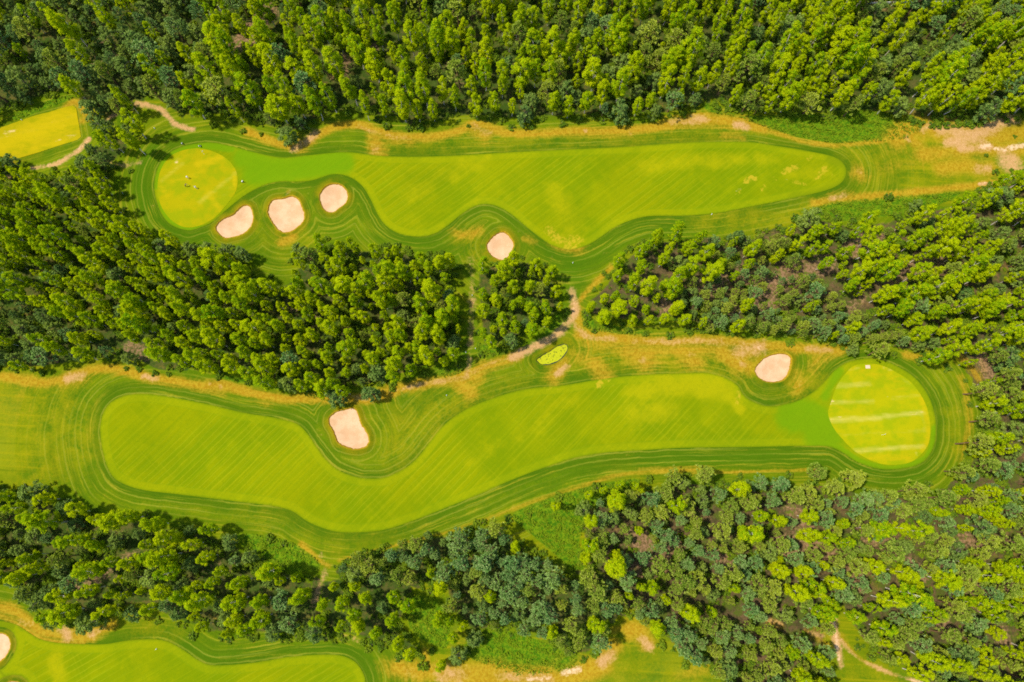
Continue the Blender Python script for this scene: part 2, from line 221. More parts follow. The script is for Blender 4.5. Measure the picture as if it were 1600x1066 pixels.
YELLOW = [([(0,620),(60,640),(60,740)], 45, .55),([(100,620),(130,700)], 30, .6),([(620,700),(680,650),(740,620)], 28, .65),([(600,665),(650,640)],30,.4),([(900,545),(1150,575)], 30, .7),([(1240,610),(1270,590)], 22, .7),([(400,345),(480,380)], 25, .35),([(600,225),(1180,210)], 20, .45),([(1100,345),(1190,340)], 20, .55),([(1200,360),(1260,330)], 20, .6),([(1350,250),(1600,270)], 40, .5),([(380,800),(520,850),(640,835)], 24, .25),([(1000,1040),(1100,1060)], 30, .45),([(1340,1050),(1400,1070)], 25, .5),([(0,225),(120,190)], 40, .5),([(200,955),(260,985),(220,990)], 20, .5),([(720,370),(745,385),(740,405)], 16, .6),([(1480,640),(1490,700)], 12, .5),([(1200,370),(1180,365)],14,.5),([(870,600),(830,590),(770,615)],20,.4),([(1100,170),(1250,200)],24,.55),([(1000,765),(900,790),(920,830)],20,.5)]
GLADE = [([(1110,860),(1140,880)], 14, .7),([(1240,800),(1260,830)], 16, .8),([(1420,880),(1440,900)], 14, .7),([(1500,840),(1540,850)], 14, .7),([(1450,960),(1480,980)], 14, .7),([(1560,980),(1580,1020)], 14, .7),([(1150,800)], 12, .6),([(960,880),(1000,900)], 14, .6),([(1480,480),(1500,470)], 14, .6),([(1420,420),(1440,400)],16,.7),([(1160,420),(1180,440)],14,.7),([(1350,460),(1330,480)],14,.6),([(1540,380)],12,.5),([(420,130),(440,100)],14,.5),([(720,130),(700,100)],14,.5),([(160,60),(180,90)],14,.5),([(450,480),(500,500)],12,.5),([(300,450)],12,.4),([(60,420),(90,440)],14,.5),([(420,20),(395,45),(370,70),(400,60)], 18, .9),([(540,90),(530,115)], 20, .7),([(505,105)],18,.6),([(585,75)],14,.6),([(1195,470),(1210,440),(1290,410)], 22, .8),([(1120,435),(1095,450)], 25, .8),([(1040,480)], 18, .7),([(1330,390),(1370,370)], 18, .8),([(985,840),(1010,850)], 18, .8),([(1050,855),(1020,885)], 18, .7),([(1215,850),(1290,860)], 20, .8),([(1330,895),(1340,910)], 16, 1.0),([(1390,830),(1350,850)],14,.7),([(1520,900),(1525,940)], 16, .8),([(1545,585),(1535,560)], 14, .8),([(1380,440),(1470,400)], 20, .6),([(620,460)],16,.4),([(225,555),(200,540)],16,.6),([(100,700)],1,.1),([(120,395),(110,390)],14,.5),([(210,870),(130,915)], 16, .6),([(340,880),(300,900)],14,.4),([(115,105),(145,90)],18,.5)]

DEEP = [([(240,235),(222,265),(220,300),(240,345),(275,370),(320,375)], 16, .9),([(300,212),(360,216),(420,230)], 9, .5),([(480,350),(540,365),(600,375),(660,385),(720,385)], 16, .6),([(860,395),(900,415),(950,395),(1000,362),(1060,350)], 18, .75),([(880,430),(905,440)], 16, .8),([(700,400),(730,430)],14,.7),([(400,400),(440,425)],18,.5),([(560,215),(700,222),(850,218)], 8, .45),([(1000,722),(1150,718),(1300,722),(1360,745),(1430,748),(1475,720)], 14, .8),([(880,740),(1000,720)], 10, .5),([(520,840),(600,842),(680,818)], 8, .5),([(560,650),(566,645)], 4, .9),([(60,640),(40,760)],30,.25),([(1180,620),(1220,640)],8,.6),([(860,580),(830,590),(760,615)],10,.6),([(880,545),(905,560)],9,.5),([(200,985),(300,1010),(340,1025),(460,1012),(560,1018),(590,1050)],9,.6),([(1210,215),(1260,228)],8,.5),([(1440,245),(1380,240),(1440,270)],14,.5)]  # deep green rough; also paints in shade by trees and the bean bunker

FW = {'upper': spline(W(FAIRWAY_UPPER), 5), 'lower': spline(W(FAIRWAY_LOWER), 5), 'low_left': spline(W(FAIRWAY_LOW_LEFT), 4)}
TEEW = W(TEE)
GRW = {'upper': spline(W(GREEN_UPPER), 6), 'lower': spline(W(GREEN_LOWER), 4)}
BKW = [spline(W(b[1]), 4) for b in BUNKERS]
PONDW = spline(W(POND), 6)
WOODW = {k: W(v[0]) for k, v in WOODS.items()}
MEADW = [spline(W(m), 3) for m in MEADOWS]

# ------------------------------------------------------------------ terrain
_tw = [(0.021, 0.013, 0.4, .35), (-0.017, 0.031, 1.7, .28), (0.043, 0.027, 2.9, .16), (-0.05, 0.046, 5.1, .12), (0.012, -0.06, .3, .14)]
def terrain(P):
    z = np.zeros(len(P))
    for a, b, ph, am in _tw: z += am * np.sin(2*PI*(a*P[:, 0] + b*P[:, 1])*0.6 + ph)
    return z
def tz(x, y): return float(terrain(np.array([[x, y]]))[0])

def ground_attrs(P):
    A = {}
    cut = np.full(len(P), 30.0)
    for g in list(FW.values()) + [TEEW] + list(GRW.values()): cut = np.minimum(cut, sdist(P, g))
    bk = np.full(len(P), 30.0)
    for g in BKW + [PONDW]: bk = np.minimum(bk, sdist(P, g))
    A['cut'] = cut; A['bk'] = bk
    A['dist'] = np.minimum(np.abs(cut), np.abs(bk) + 0.6)
    f = np.zeros(len(P)); wm = np.zeros(len(P)); d1 = np.full(len(P), 9.0); d2 = d1.copy()
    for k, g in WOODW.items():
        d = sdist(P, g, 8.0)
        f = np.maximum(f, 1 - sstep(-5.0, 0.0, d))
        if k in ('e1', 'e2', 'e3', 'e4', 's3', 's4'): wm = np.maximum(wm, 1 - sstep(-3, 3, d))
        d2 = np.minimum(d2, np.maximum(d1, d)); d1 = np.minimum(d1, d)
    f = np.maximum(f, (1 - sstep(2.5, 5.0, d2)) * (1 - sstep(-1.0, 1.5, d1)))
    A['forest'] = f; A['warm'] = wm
    m = np.zeros(len(P))
    for g in MEADW: m = np.maximum(m, 1 - sstep(-1.5, 1.5, sdist(P, g, 6.0)))
    A['meadow'] = m
    A['dry'] = paint(P, DRY); A['bare'] = paint(P, BARE); A['pale'] = paint(P, WHITE)
    A['yellow'] = paint(P, YELLOW); A['glade'] = paint(P, GLADE)
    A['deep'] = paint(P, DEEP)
    A['rim'] = (1 - sstep(.4, 3.2, bk)) * sstep(-2, 0, bk)
    return A
ATTRS = ('rim', 'deep', 'warm', 'dist', 'forest', 'meadow', 'dry', 'bare', 'pale', 'yellow', 'glade')

def mesh_from(name, V, F, attrs=None, smooth=True):
    me = bpy.data.meshes.new(name)
    V = np.asarray(V, np.float32)
    F = [tuple(map(int, f)) for f in F] if not isinstance(F, np.ndarray) else F
    if isinstance(F, np.ndarray):
        n, k = F.shape
        me.vertices.add(len(V)); me.vertices.foreach_set('co', V.ravel())
        me.loops.add(n*k); me.loops.foreach_set('vertex_index', F.astype(np.int32).ravel())
        me.polygons.add(n); me.polygons.foreach_set('loop_start', np.arange(0, n*k, k, dtype=np.int32))
        me.update(calc_edges=True)
    else:
        me.from_pydata(V.tolist(), [], F); me.update()
    me.polygons.foreach_set('use_smooth', np.full(len(me.polygons), smooth))
    for k, v in (attrs or {}).items():
        a = me.attributes.new(k, 'FLOAT', 'POINT'); a.data.foreach_set('value', np.asarray(v, np.float32))
    return me
def link(name, me, mat=None, parent=None, kind=None, label=None, cat=None, group=None):
    o = bpy.data.objects.new(name, me); COL.objects.link(o)
    if mat is not None:
        me.materials.clear(); me.materials.append(mat)
    if parent is not None: o.parent = parent
    tag(o, label, cat, group, kind)
    return o
def tag(o, label=None, cat=None, group=None, kind=None):
    if label: o['label'] = label
    if cat: o['category'] = cat
    if group: o['group'] = group
    if kind: o['kind'] = kind
    return o
def empty(name, loc, rz=0.0, label=None, cat=None, group=None):
    o = bpy.data.objects.new(name, None); COL.objects.link(o)
    o.location = loc; o.rotation_euler = (0, 0, rz); o.empty_display_size = .3
    return tag(o, label, cat, group)

# ------------------------------------------------------------------ material helpers
class NT:
    def __init__(s, name):
        s.m = bpy.data.materials.new(name); s.m.use_nodes = True
        s.t = s.m.node_tree; s.t.nodes.clear()
        s.out = s.t.nodes.new('ShaderNodeOutputMaterial')
    def n(s, t, **kw):
        x = s.t.nodes.new(t)
        for k, v in kw.items(): setattr(x, k, v)
        return x
    def set(s, sock, v):
        if hasattr(v, 'is_output'): s.t.links.new(v, sock)
        elif isinstance(v, tuple) and len(v) == 3 and sock.type == 'RGBA': sock.default_value = (*v, 1)
        else: sock.default_value = v
    def math(s, op, a, b=None, c=None, clamp=False):
        x = s.n('ShaderNodeMath', operation=op, use_clamp=clamp)
        for i, v in enumerate((a, b, c)):
            if v is not None: s.set(x.inputs[i], v)
        return x.outputs[0]
    def mix(s, f, a, b):
        x = s.n('ShaderNodeMix', data_type='RGBA')
        s.set(x.inputs['Factor'], f); s.set(x.inputs[6], a); s.set(x.inputs[7], b)
        return x.outputs[2]
    def attr(s, name): return s.n('ShaderNodeAttribute', attribute_name=name).outputs['Fac']
    def pos(s): return s.n('ShaderNodeNewGeometry').outputs['Position']
    def obj(s): return s.n('ShaderNodeTexCoord').outputs['Object']
    def noise(s, scale, detail=3, rough=.55, vec=None, dist=0.0):
        x = s.n('ShaderNodeTexNoise'); x.inputs['Scale'].default_value = scale
        x.inputs['Detail'].default_value = detail; x.inputs['Roughness'].default_value = rough
        x.inputs['Distortion'].default_value = dist
        s.set(x.inputs['Vector'], vec if vec is not None else s.pos())
        return x.outputs['Fac']
    def ss(s, v, a, b):
        x = s.n('ShaderNodeMapRange', interpolation_type='SMOOTHSTEP')
        s.set(x.inputs[0], v); x.inputs[1].default_value = a; x.inputs[2].default_value = b
        return x.outputs[0]
    def mapping(s, scale=(1,1,1), rot=0.0, vec=None):
        x = s.n('ShaderNodeMapping'); x.inputs['Scale'].default_value = scale; x.inputs['Rotation'].default_value = (0, 0, rot)
        s.set(x.inputs['Vector'], vec if vec is not None else s.pos())
        return x.outputs[0]
    def streak(s, across, ka, kl, detail=4, rough=.6, vec=None):
        p = s.n('ShaderNodeSeparateXYZ'); s.set(p.inputs[0], vec if vec is not None else s.pos())
        q = s.n('ShaderNodeCombineXYZ')
        s.set(q.inputs[0], s.math('MULTIPLY', across, ka)); s.set(q.inputs[1], s.math('MULTIPLY', p.outputs[0], kl)); s.set(q.inputs[2], s.math('MULTIPLY', p.outputs[1], kl))
        return s.noise(1.0, detail, rough, vec=q.outputs[0])
    def rand(s): return s.n('ShaderNodeObjectInfo').outputs['Random']
    def bump(s, h, strength, dist=0.05):
        x = s.n('ShaderNodeBump'); x.inputs['Strength'].default_value = strength; x.inputs['Distance'].default_value = dist
        s.set(x.inputs['Height'], h); return x.outputs[0]
    def principled(s, col, rough=.9, spec=.1, normal=None):
        x = s.n('ShaderNodeBsdfPrincipled')
        s.set(x.inputs['Base Color'], col); s.set(x.inputs['Roughness'], rough); x.inputs['Specular IOR Level'].default_value = spec
        if normal is not None: s.set(x.inputs['Normal'], normal)
        s.t.links.new(x.outputs[0], s.out.inputs[0]); return s.m
    def leaf(s, col, tcol, fac):
        d = s.n('ShaderNodeBsdfDiffuse'); s.set(d.inputs[0], col)
        t = s.n('ShaderNodeBsdfTranslucent'); s.set(t.inputs[0], tcol)
        x = s.n('ShaderNodeMixShader'); x.inputs[0].default_value = fac
        s.t.links.new(d.outputs[0], x.inputs[1]); s.t.links.new(t.outputs[0], x.inputs[2])
        s.t.links.new(x.outputs[0], s.out.inputs[0]); return s.m
def plain(name, col, rough=.6, spec=.3, var=.15):
    t = NT(name)
    n = t.noise(6, 3, vec=t.obj())
    return t.principled(t.mix(n, tuple(c*(1-var) for c in col), tuple(min(c*(1+var), 1) for c in col)), rough, spec)

# colours of the ground covers (linear albedo)
C_ROUGH_D, C_ROUGH_M, C_ROUGH_L = (.050, .098, .002), (.092, .132, .002), (.140, .150, .003)
C_YEL, C_STRAW, C_ORANGE = (.170, .158, .003), (.270, .185, .012), (.225, .125, .006)
C_SOIL, C_PALE = (.300, .172, .062), (.48, .34, .21)
C_MEAD_D, C_MEAD_L = (.030, .085, .003), (.090, .150, .004)
C_FLOOR_D, C_FLOOR_B = (.026, .050, .006), (.060, .058, .016)

def ground_material():
    t = NT('rough_ground')
    n_big = t.noise(.035, 4); n_mid = t.noise(.16, 4, .6); n_fin = t.noise(1.1, 4, .65); n_gr = t.noise(3.2, 3, .7)
    dist = t.attr('dist')
    warp = t.math('MULTIPLY_ADD', t.math('SUBTRACT', n_mid, .5), 1.3, dist)
    # passes of the mower round the fairway and the bunkers: streaks of uneven width along the rim
    st_w = t.streak(warp, .42, .022, 3, .55); st_f = t.streak(warp, 1.35, .045, 3, .6); st_x = t.streak(dist, 3.2, .12, 2, .6)
    ln = t.math('SINE', t.math('MULTIPLY', warp, 2*PI/2.1))
    fade = t.math('SUBTRACT', 1.0, t.math('MULTIPLY', t.ss(dist, 14, 28), .75))
    near = t.math('SUBTRACT', 1.0, t.ss(dist, 1.0, 5.5))
    c = t.mix(t.ss(t.math('ADD', t.math('MULTIPLY', n_big, .55), t.math('MULTIPLY', n_mid, .45)), .38, .62), C_ROUGH_D, C_ROUGH_M)
    c = t.mix(t.math('MULTIPLY', t.ss(n_fin, .42, .72), .32), c, C_ROUGH_L)
    far_ = t.math('MULTIPLY', t.ss(dist, 5.0, 14.0), t.ss(n_big, .42, .64))
    c = t.mix(t.math('MULTIPLY', far_, .45), c, (.145, .150, .002))
    c = t.mix(t.math('MULTIPLY', near, .72), c, (.036, .080, .002))
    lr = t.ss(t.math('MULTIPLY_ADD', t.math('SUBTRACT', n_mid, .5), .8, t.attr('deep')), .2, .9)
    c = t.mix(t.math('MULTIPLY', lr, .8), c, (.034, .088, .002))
    c = t.mix(t.math('MULTIPLY', t.math('MULTIPLY', t.ss(st_w, .58, .40), fade), .50), c, (.036, .078, .002))
    c = t.mix(t.math('MULTIPLY', t.math('MULTIPLY', t.ss(st_f, .54, .70), fade), .55), c, (.190, .190, .010))
    c = t.mix(t.math('MULTIPLY', t.math('MULTIPLY', t.ss(st_f, .46, .32), fade), .45), c, (.040, .080, .002))
    c = t.mix(t.math('MULTIPLY', t.math('MULTIPLY', t.math('MULTIPLY', t.ss(ln, .55, 1.0), fade), t.ss(st_w, .42, .62)), .42), c, (.20, .20, .02))
    c = t.mix(t.math('MULTIPLY', t.ss(st_x, .55, .75), .22), c, (.17, .18, .01))
    sp = t.n('ShaderNodeSeparateXYZ'); t.set(sp.inputs[0], t.pos())
    fy_ = t.streak(t.math('MULTIPLY_ADD', sp.outputs[0], .06, sp.outputs[1]), .55, .012, 4, .6); farw = t.ss(dist, 17, 25)
    c = t.mix(t.math('MULTIPLY', t.math('MULTIPLY', t.ss(fy_, .52, .66), farw), .6), c, (.185, .170, .003))
    c = t.mix(t.math('MULTIPLY', t.math('MULTIPLY', t.ss(fy_, .46, .34), farw), .6), c, (.050, .090, .002))
    rim = t.math('MULTIPLY', t.attr('rim'), t.ss(n_mid, .30, .60))
    c = t.mix(t.math('MULTIPLY', rim, .75), c, (.160, .130, .003))
    yl = t.math('MULTIPLY', t.attr('yellow'), t.ss(t.math('ADD', t.math('MULTIPLY', n_mid, .6), t.math('MULTIPLY', n_fin, .4)), .36, .62))
    c = t.mix(yl, c, C_YEL)
    mead = t.ss(t.math('MULTIPLY_ADD', t.math('SUBTRACT', n_fin, .5), .7, t.attr('meadow')), .35, .65)
    c = t.mix(mead, c, t.mix(t.ss(n_fin, .38, .62), C_MEAD_D, C_MEAD_L))
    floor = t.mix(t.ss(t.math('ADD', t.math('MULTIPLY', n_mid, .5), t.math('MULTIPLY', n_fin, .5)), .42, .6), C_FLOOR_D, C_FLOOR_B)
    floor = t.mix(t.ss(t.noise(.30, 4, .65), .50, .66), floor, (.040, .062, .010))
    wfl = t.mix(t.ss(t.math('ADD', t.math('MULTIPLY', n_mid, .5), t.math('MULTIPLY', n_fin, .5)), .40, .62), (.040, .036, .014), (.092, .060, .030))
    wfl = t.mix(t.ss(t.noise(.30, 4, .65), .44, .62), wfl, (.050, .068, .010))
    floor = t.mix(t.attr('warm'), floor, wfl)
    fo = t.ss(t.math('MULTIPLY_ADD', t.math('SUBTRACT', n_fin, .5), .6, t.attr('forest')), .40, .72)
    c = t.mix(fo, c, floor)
    gl = t.ss(t.math('MULTIPLY_ADD', t.math('SUBTRACT', n_fin, .5), .9, t.attr('glade')), .35, .7)
    glc = t.mix(t.ss(n_fin, .40, .62), (.085, .060, .024), (.19, .115, .065))
    c = t.mix(gl, c, t.mix(t.ss(t.noise(.5, 4, .65), .52, .66), glc, (.07, .10, .01)))
    mixn = t.math('ADD', t.math('MULTIPLY', n_mid, .55), t.math('MULTIPLY', n_fin, .45))
    mixs = t.math('ADD', t.math('MULTIPLY', mixn, .55), t.math('MULTIPLY', st_f, .45))
    dry = t.ss(t.math('MULTIPLY_ADD', t.math('SUBTRACT', mixs, .5), 2.4, t.attr('dry')), .04, .95)
    c = t.mix(t.math('MULTIPLY', dry, .92), c, t.mix(t.ss(n_fin, .36, .62), C_ORANGE, C_STRAW))
    bare = t.ss(t.math('MULTIPLY_ADD', t.math('SUBTRACT', mixn, .5), 2.6, t.attr('bare')), .30, 1.10)
    c = t.mix(bare, c, t.mix(t.ss(n_gr, .35, .7), C_SOIL, (.375, .235, .110)))
    pale = t.ss(t.math('MULTIPLY_ADD', t.math('SUBTRACT', n_fin, .5), 1.8, t.attr('pale')), .40, 1.1)
    c = t.mix(t.math('MULTIPLY', pale, .9), c, C_PALE)
    # grain of single tufts
    c = t.mix(t.math('MULTIPLY', t.ss(n_gr, .5, .30), .35), c, t.mix(.55, c, (.012, .02, .002)))
    h = t.math('ADD', t.math('MULTIPLY', n_fin, .7), t.math('MULTIPLY', n_gr, .5))
    return t.principled(c, 1.0, 0.0, t.bump(h, .55, .35))

def fairway_material(name, rot, period):
    t = NT(name)
    n_big = t.noise(.030, 4); n_mid = t.noise(.14, 4, .6); n_fin = t.noise(.9, 4, .65); n_gr = t.noise(3.0, 3, .7)
    v = t.mapping((1, 1, 1), rot)
    sx = t.n('ShaderNodeSeparateXYZ'); t.set(sx.inputs[0], v)
    wx = t.math('MULTIPLY_ADD', t.math('SUBTRACT', n_mid, .5), .9, sx.outputs[0])
    st = t.math('SINE', t.math('MULTIPLY', wx, 2*PI/period))
    ridge = t.math('SINE', t.math('MULTIPLY_ADD', wx, 4*PI/period, .5))
    vis = t.ss(t.noise(.022, 2), .38, .58)
    edge = t.attr('edge')                                            # metres from the fairway's rim: the last passes run along it
    inner = t.ss(edge, 2.2, 3.0)
    c = t.mix(t.ss(n_big, .40, .60), (.097, .138, .001), (.140, .162, .001))
    c = t.mix(t.math('MULTIPLY', t.ss(n_mid, .45, .70), .5), c, (.158, .176, .001))
    c = t.mix(t.math('MULTIPLY', t.math('MULTIPLY', t.ss(st, -.25, .25), inner), t.math('MULTIPLY_ADD', vis, .34, .08)), c, (.090, .138, .001))
    c = t.mix(t.math('MULTIPLY', t.math('MULTIPLY', t.ss(ridge, .80, 1.0), inner), t.math('MULTIPLY_ADD', vis, .26, .03)), c, (.23, .24, .008))
    fst = t.streak(wx, 1.1, .018, 4, .65, vec=v); fst2 = t.streak(sx.outputs[1], .9, .02, 3, .6, vec=v)
    c = t.mix(t.math('MULTIPLY', t.ss(fst, .50, .68), .30), c, (.185, .205, .002))
    c = t.mix(t.math('MULTIPLY', t.ss(fst, .48, .32), .32), c, (.086, .132, .001))
    c = t.mix(t.math('MULTIPLY', t.ss(fst2, .54, .70), .12), c, (.200, .200, .004))
    rim = t.math('SINE', t.math('MULTIPLY', edge, 2*PI/2.3))
    c = t.mix(t.math('MULTIPLY', t.math('SUBTRACT', 1, inner), .22), c, (.19, .215, .003))
    c = t.mix(t.math('MULTIPLY', t.math('MULTIPLY', t.ss(rim, .85, 1.0), t.math('SUBTRACT', 1, t.ss(edge, 2.5, 5))), .25), c, (.10, .16, .003))
    lush = t.ss(t.math('MULTIPLY_ADD', t.math('SUBTRACT', n_mid, .5), .6, t.attr('lush')), .25, .75)
    c = t.mix(t.math('MULTIPLY', lush, .80), c, (.078, .165, .002))
    yl = t.ss(t.math('MULTIPLY_ADD', t.math('SUBTRACT', n_mid, .5), 1.0, t.attr('yellow')), .25, .85)
    c = t.mix(t.math('MULTIPLY', yl, .75), c, (.215, .205, .002))
    dry = t.ss(t.math('MULTIPLY_ADD', t.math('SUBTRACT', n_fin, .5), 1.7, t.attr('dry')), .45, .85)
    c = t.mix(t.math('MULTIPLY', dry, .7), c, (.30, .22, .012))
    bare = t.ss(t.math('MULTIPLY_ADD', t.math('SUBTRACT', n_fin, .5), 1.3, t.attr('bare')), .45, .85)
    c = t.mix(bare, c, (.42, .28, .14))
    c = t.mix(t.math('MULTIPLY', t.ss(n_fin, .52, .30), .22), c, (.07, .12, .002))
    c = t.mix(t.math('MULTIPLY', t.ss(n_gr, .50, .30), .16), c, (.05, .09, .002))
    soft = t.math('MULTIPLY', t.ss(t.math('MULTIPLY_ADD', t.math('SUBTRACT', n_fin, .5), .9, edge), .75, .0), .55)
    c = t.mix(soft, c, (.066, .104, .002))
    fd = t.ss(t.math('MULTIPLY_ADD', t.math('SUBTRACT', n_fin, .5), .8, t.attr('fade')), .15, .95)
    c = t.mix(t.math('MULTIPLY', fd, .6), c, (.082, .118, .002))
    return t.principled(c, 1.0, 0.0, t.bump(t.math('ADD', n_fin, n_gr), .25, .12))

def green_material(name, rot, base, streak):
    t = NT(name)
    n_mid = t.noise(.16, 4, .6); n_fin = t.noise(.8, 4, .6, vec=t.mapping((.35, 1, 1), rot)); n_gr = t.noise(2.5, 3, .7)
    c = t.mix(t.ss(n_mid, .40, .60), base[0], base[1])
    c = t.mix(t.math('MULTIPLY', t.ss(n_fin, .45, .7), .45), c, base[2])
    n_s = t.noise(.9, 4, .6, vec=t.mapping((.3, 1, 1), rot))
    s = t.ss(t.math('MULTIPLY_ADD', t.math('SUBTRACT', n_s, .5), .9, t.attr('streak')), .15, 1.15)
    c = t.mix(t.math('MULTIPLY', s, .75), c, streak)
    s2 = t.ss(t.math('MULTIPLY_ADD', t.math('SUBTRACT', n_fin, .5), 1.0, t.attr('yellow')), .25, .9)
    c = t.mix(t.math('MULTIPLY', s2, .8), c, (.29, .225, .003))
    b = t.ss(t.math('MULTIPLY_ADD', t.math('SUBTRACT', n_fin, .5), 1.2, t.attr('bare')), .45, .9)
    c = t.mix(b, c, (.46, .33, .17))
    c = t.mix(t.math('MULTIPLY', t.ss(n_gr, .5, .3), .12), c, (.10, .13, .002))
    return t.principled(c, 1.0, 0.0, t.bump(n_gr, .12, .05))

def sand_material():
    t = NT('bunker_sand')
    a = t.noise(.25, 4, .6); b = t.noise(2.2, 4, .7)
    c = t.mix(t.ss(a, .36, .64), (.375, .232, .126), (.430, .288, .172))
    c = t.mix(t.math('MULTIPLY', t.ss(b, .5, .75), .35), c, (.48, .345, .225))
    w = t.n('ShaderNodeTexWave'); w.inputs['Scale'].default_value = .9; w.inputs['Distortion'].default_value = 3
    t.set(w.inputs['Vector'], t.pos())
    return t.principled(c, 1.0, 0.0, t.bump(t.math('MULTIPLY_ADD', w.outputs['Fac'], .3, b), .30, .10))

M_GROUND = ground_material()
M_SAND = sand_material()

# ------------------------------------------------------------------ ground sheet (fine over the course, coarse out to the horizon)
c0 = W([(-30, -30), (1630, -30), (-30, 1100), (1630, 1100)])
X0, X1, Y0, Y1 = c0[:, 0].min() - 8, c0[:, 0].max() + 8, c0[:, 1].min() - 8, c0[:, 1].max() + 8
def axis(a, b, step):
    core = np.arange(a, b, step); ext = []
    s, d = step, 0.0
    while d < 2600: s *= 1.45; d += s; ext.append(d)
    ext = np.array(ext)
    return np.concatenate([(core[0] - ext)[::-1], core, core[-1] + ext])
gx, gy = axis(X0, X1, .62), axis(Y0, Y1, .62)
GX, GY = np.meshgrid(gx, gy)
P = np.stack([GX.ravel(), GY.ravel()], 1)
A = ground_attrs(P)
z = terrain(P)
z -= 1.9 * (1 - sstep(.75, 1.7, A['bk']))                         # hollows under the bunkers and the pond
nx, ny = len(gx), len(gy)
idx = np.arange(nx*ny).reshape(ny, nx)
F = np.stack([idx[:-1, :-1].ravel(), idx[:-1, 1:].ravel(), idx[1:, 1:].ravel(), idx[1:, :-1].ravel()], 1)
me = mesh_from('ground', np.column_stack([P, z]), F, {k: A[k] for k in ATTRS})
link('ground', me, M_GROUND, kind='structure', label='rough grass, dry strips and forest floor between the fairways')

# ------------------------------------------------------------------ fairways, greens, tee
def sheet(name, outline, step, off, mat, extra, kind='structure', label=None, zf=None, clip=None):
    b = outline
    # even spacing along the rim
    seg = np.linalg.norm(np.roll(b, -1, 0) - b, axis=1); keep = [0]; acc = 0
    for i in range(1, len(b)):
        acc += seg[i-1]
        if acc > step * .6: keep.append(i); acc = 0
    b = b[keep]
    lo, hi = b.min(0), b.max(0)
    g = np.stack(np.meshgrid(np.arange(lo[0], hi[0], step), np.arange(lo[1], hi[1], step)), -1).reshape(-1, 2)
    g[:, 0] += (np.round((g[:, 1]-lo[1]) / step).astype(int) % 2) * step * .5
    sd = sdist(g, b, 6.0)
    g = g[sd < -step * .55]
    allp = np.vstack([b, g])
    res = geometry.delaunay_2d_cdt([Vector(p) for p in allp], [], [list(range(len(b)))], 1, 1e-5)
    V = np.array([tuple(v) for v in res[0]]); T = np.array([f for f in res[2] if len(f) == 3])
    a2 = V[T[:, 1]] - V[T[:, 0]]; b2 = V[T[:, 2]] - V[T[:, 0]]
    fl = (a2[:, 0]*b2[:, 1] - a2[:, 1]*b2[:, 0]) < 0
    T[fl] = T[fl][:, ::-1]
    e = np.abs(linedist(V, b, True, 12.0))
    zz = terrain(V) + off if zf is None else zf(V, e)
    me = mesh_from(name, np.column_stack([V, zz]), T, dict(extra(V), edge=e))
    return link(name, me, mat, kind=kind, label=label)

LUSH = [([(400,268),(470,262),(530,255)], 26, .95),([(380,245),(420,262)], 22, .9),([(255,320),(275,350),(310,358)], 12, .8),([(244,290),(262,244),(310,226),(360,230)], 8, 1),([(600,290),(640,300)], 16, .35),([(1240,650),(1270,655),(1290,690)], 30, .95),([(1290,620),(1310,580)], 10, .7),([(1310,700),(1350,725),(1400,733),(1450,715),(1460,670)], 7, .9),([(560,258),(610,270),(620,330)], 22, .3),([(1240,660)],18,1.0)]
FYEL = [([(640,300),(700,270),(760,250)], 22, .55),([(860,300),(900,340),(890,370)], 24, .6),([(1000,260),(1100,250),(1200,250)], 20, .6),([(880,250),(820,270)],18,.3),([(1000,610),(1080,600),(1130,610)], 24, .85),([(990,650),(1040,640)], 24, .7),([(740,720),(780,700),(860,650)], 20, .4),([(760,310),(720,330)],14,.4),([(85,1030),(90,1060)], 14, .8),([(200,1040),(260,1040)], 30, .3),([(1140,620),(1155,640)], 10, .8),([(330,660),(400,690)], 20, .15),([(690,350),(640,345)],18,.4),([(1290,265),(1240,270)],16,.6),([(850,640),(900,620)],16,.4)]
FDRY = [([(858,360),(875,375),(905,375)], 11, .7),([(880,389),(900,387)],5,.9),([(1165,285),(1172,278),(1180,280)], 5, .95),([(1160,297),(1150,305)], 4, .6),([(1195,292),(1188,298)],4,.7),([(1225,270),(1245,262)], 7, .8),([(1235,285),(1260,290)], 5, .6),([(1290,262),(1275,280)], 7, .7),([(1260,250),(1270,245)], 5, .6),([(940,595),(936,603)], 6, .9),([(850,607),(880,606)], 4, .6),([(950,592),(960,600)],6,.5),([(1155,610),(1150,630)],5,.7),([(1210,280),(1200,270)],5,.5),([(1300,275)],6,.6)]
FBARE = [([(858,359)], 5.2, 0.56),([(880,388)], 3.9, 0.49),([(1225,283),(1232,280)], 5.2, 0.49),([(936,594)], 3.9, 0.63),([(1160,292),(1150,300)], 3.2, 0.56),([(1178,280)], 3.9, 0.49),([(1245,283)], 3.9, 0.42)]
def fw_extra(V): return {'lush': paint(V, LUSH), 'yellow': paint(V, FYEL), 'dry': paint(V, FDRY), 'bare': paint(V, FBARE), 'fade': paint(V, [([(1300,248),(1326,262),(1322,285),(1290,302),(1240,312)], 12, .9), ([(1205,226),(1260,234)], 6, .6), ([(560,240),(600,243)], 5, .5)])}
sheet('fairway', FW['upper'], 1.15, .06, fairway_material('upper_fairway_grass', R(52), 3.5), fw_extra, label='upper fairway running right from the green with the golfers')
sheet('fairway', FW['lower'], 1.15, .06, fairway_material('lower_fairway_grass', R(44), 3.6), fw_extra, label='long lower fairway bending round the bean shaped bunker')
sheet('fairway', FW['low_left'], 1.6, .06, fairway_material('corner_fairway_grass', R(60), 3.8), fw_extra, label='fairway cut off by the bottom left corner')

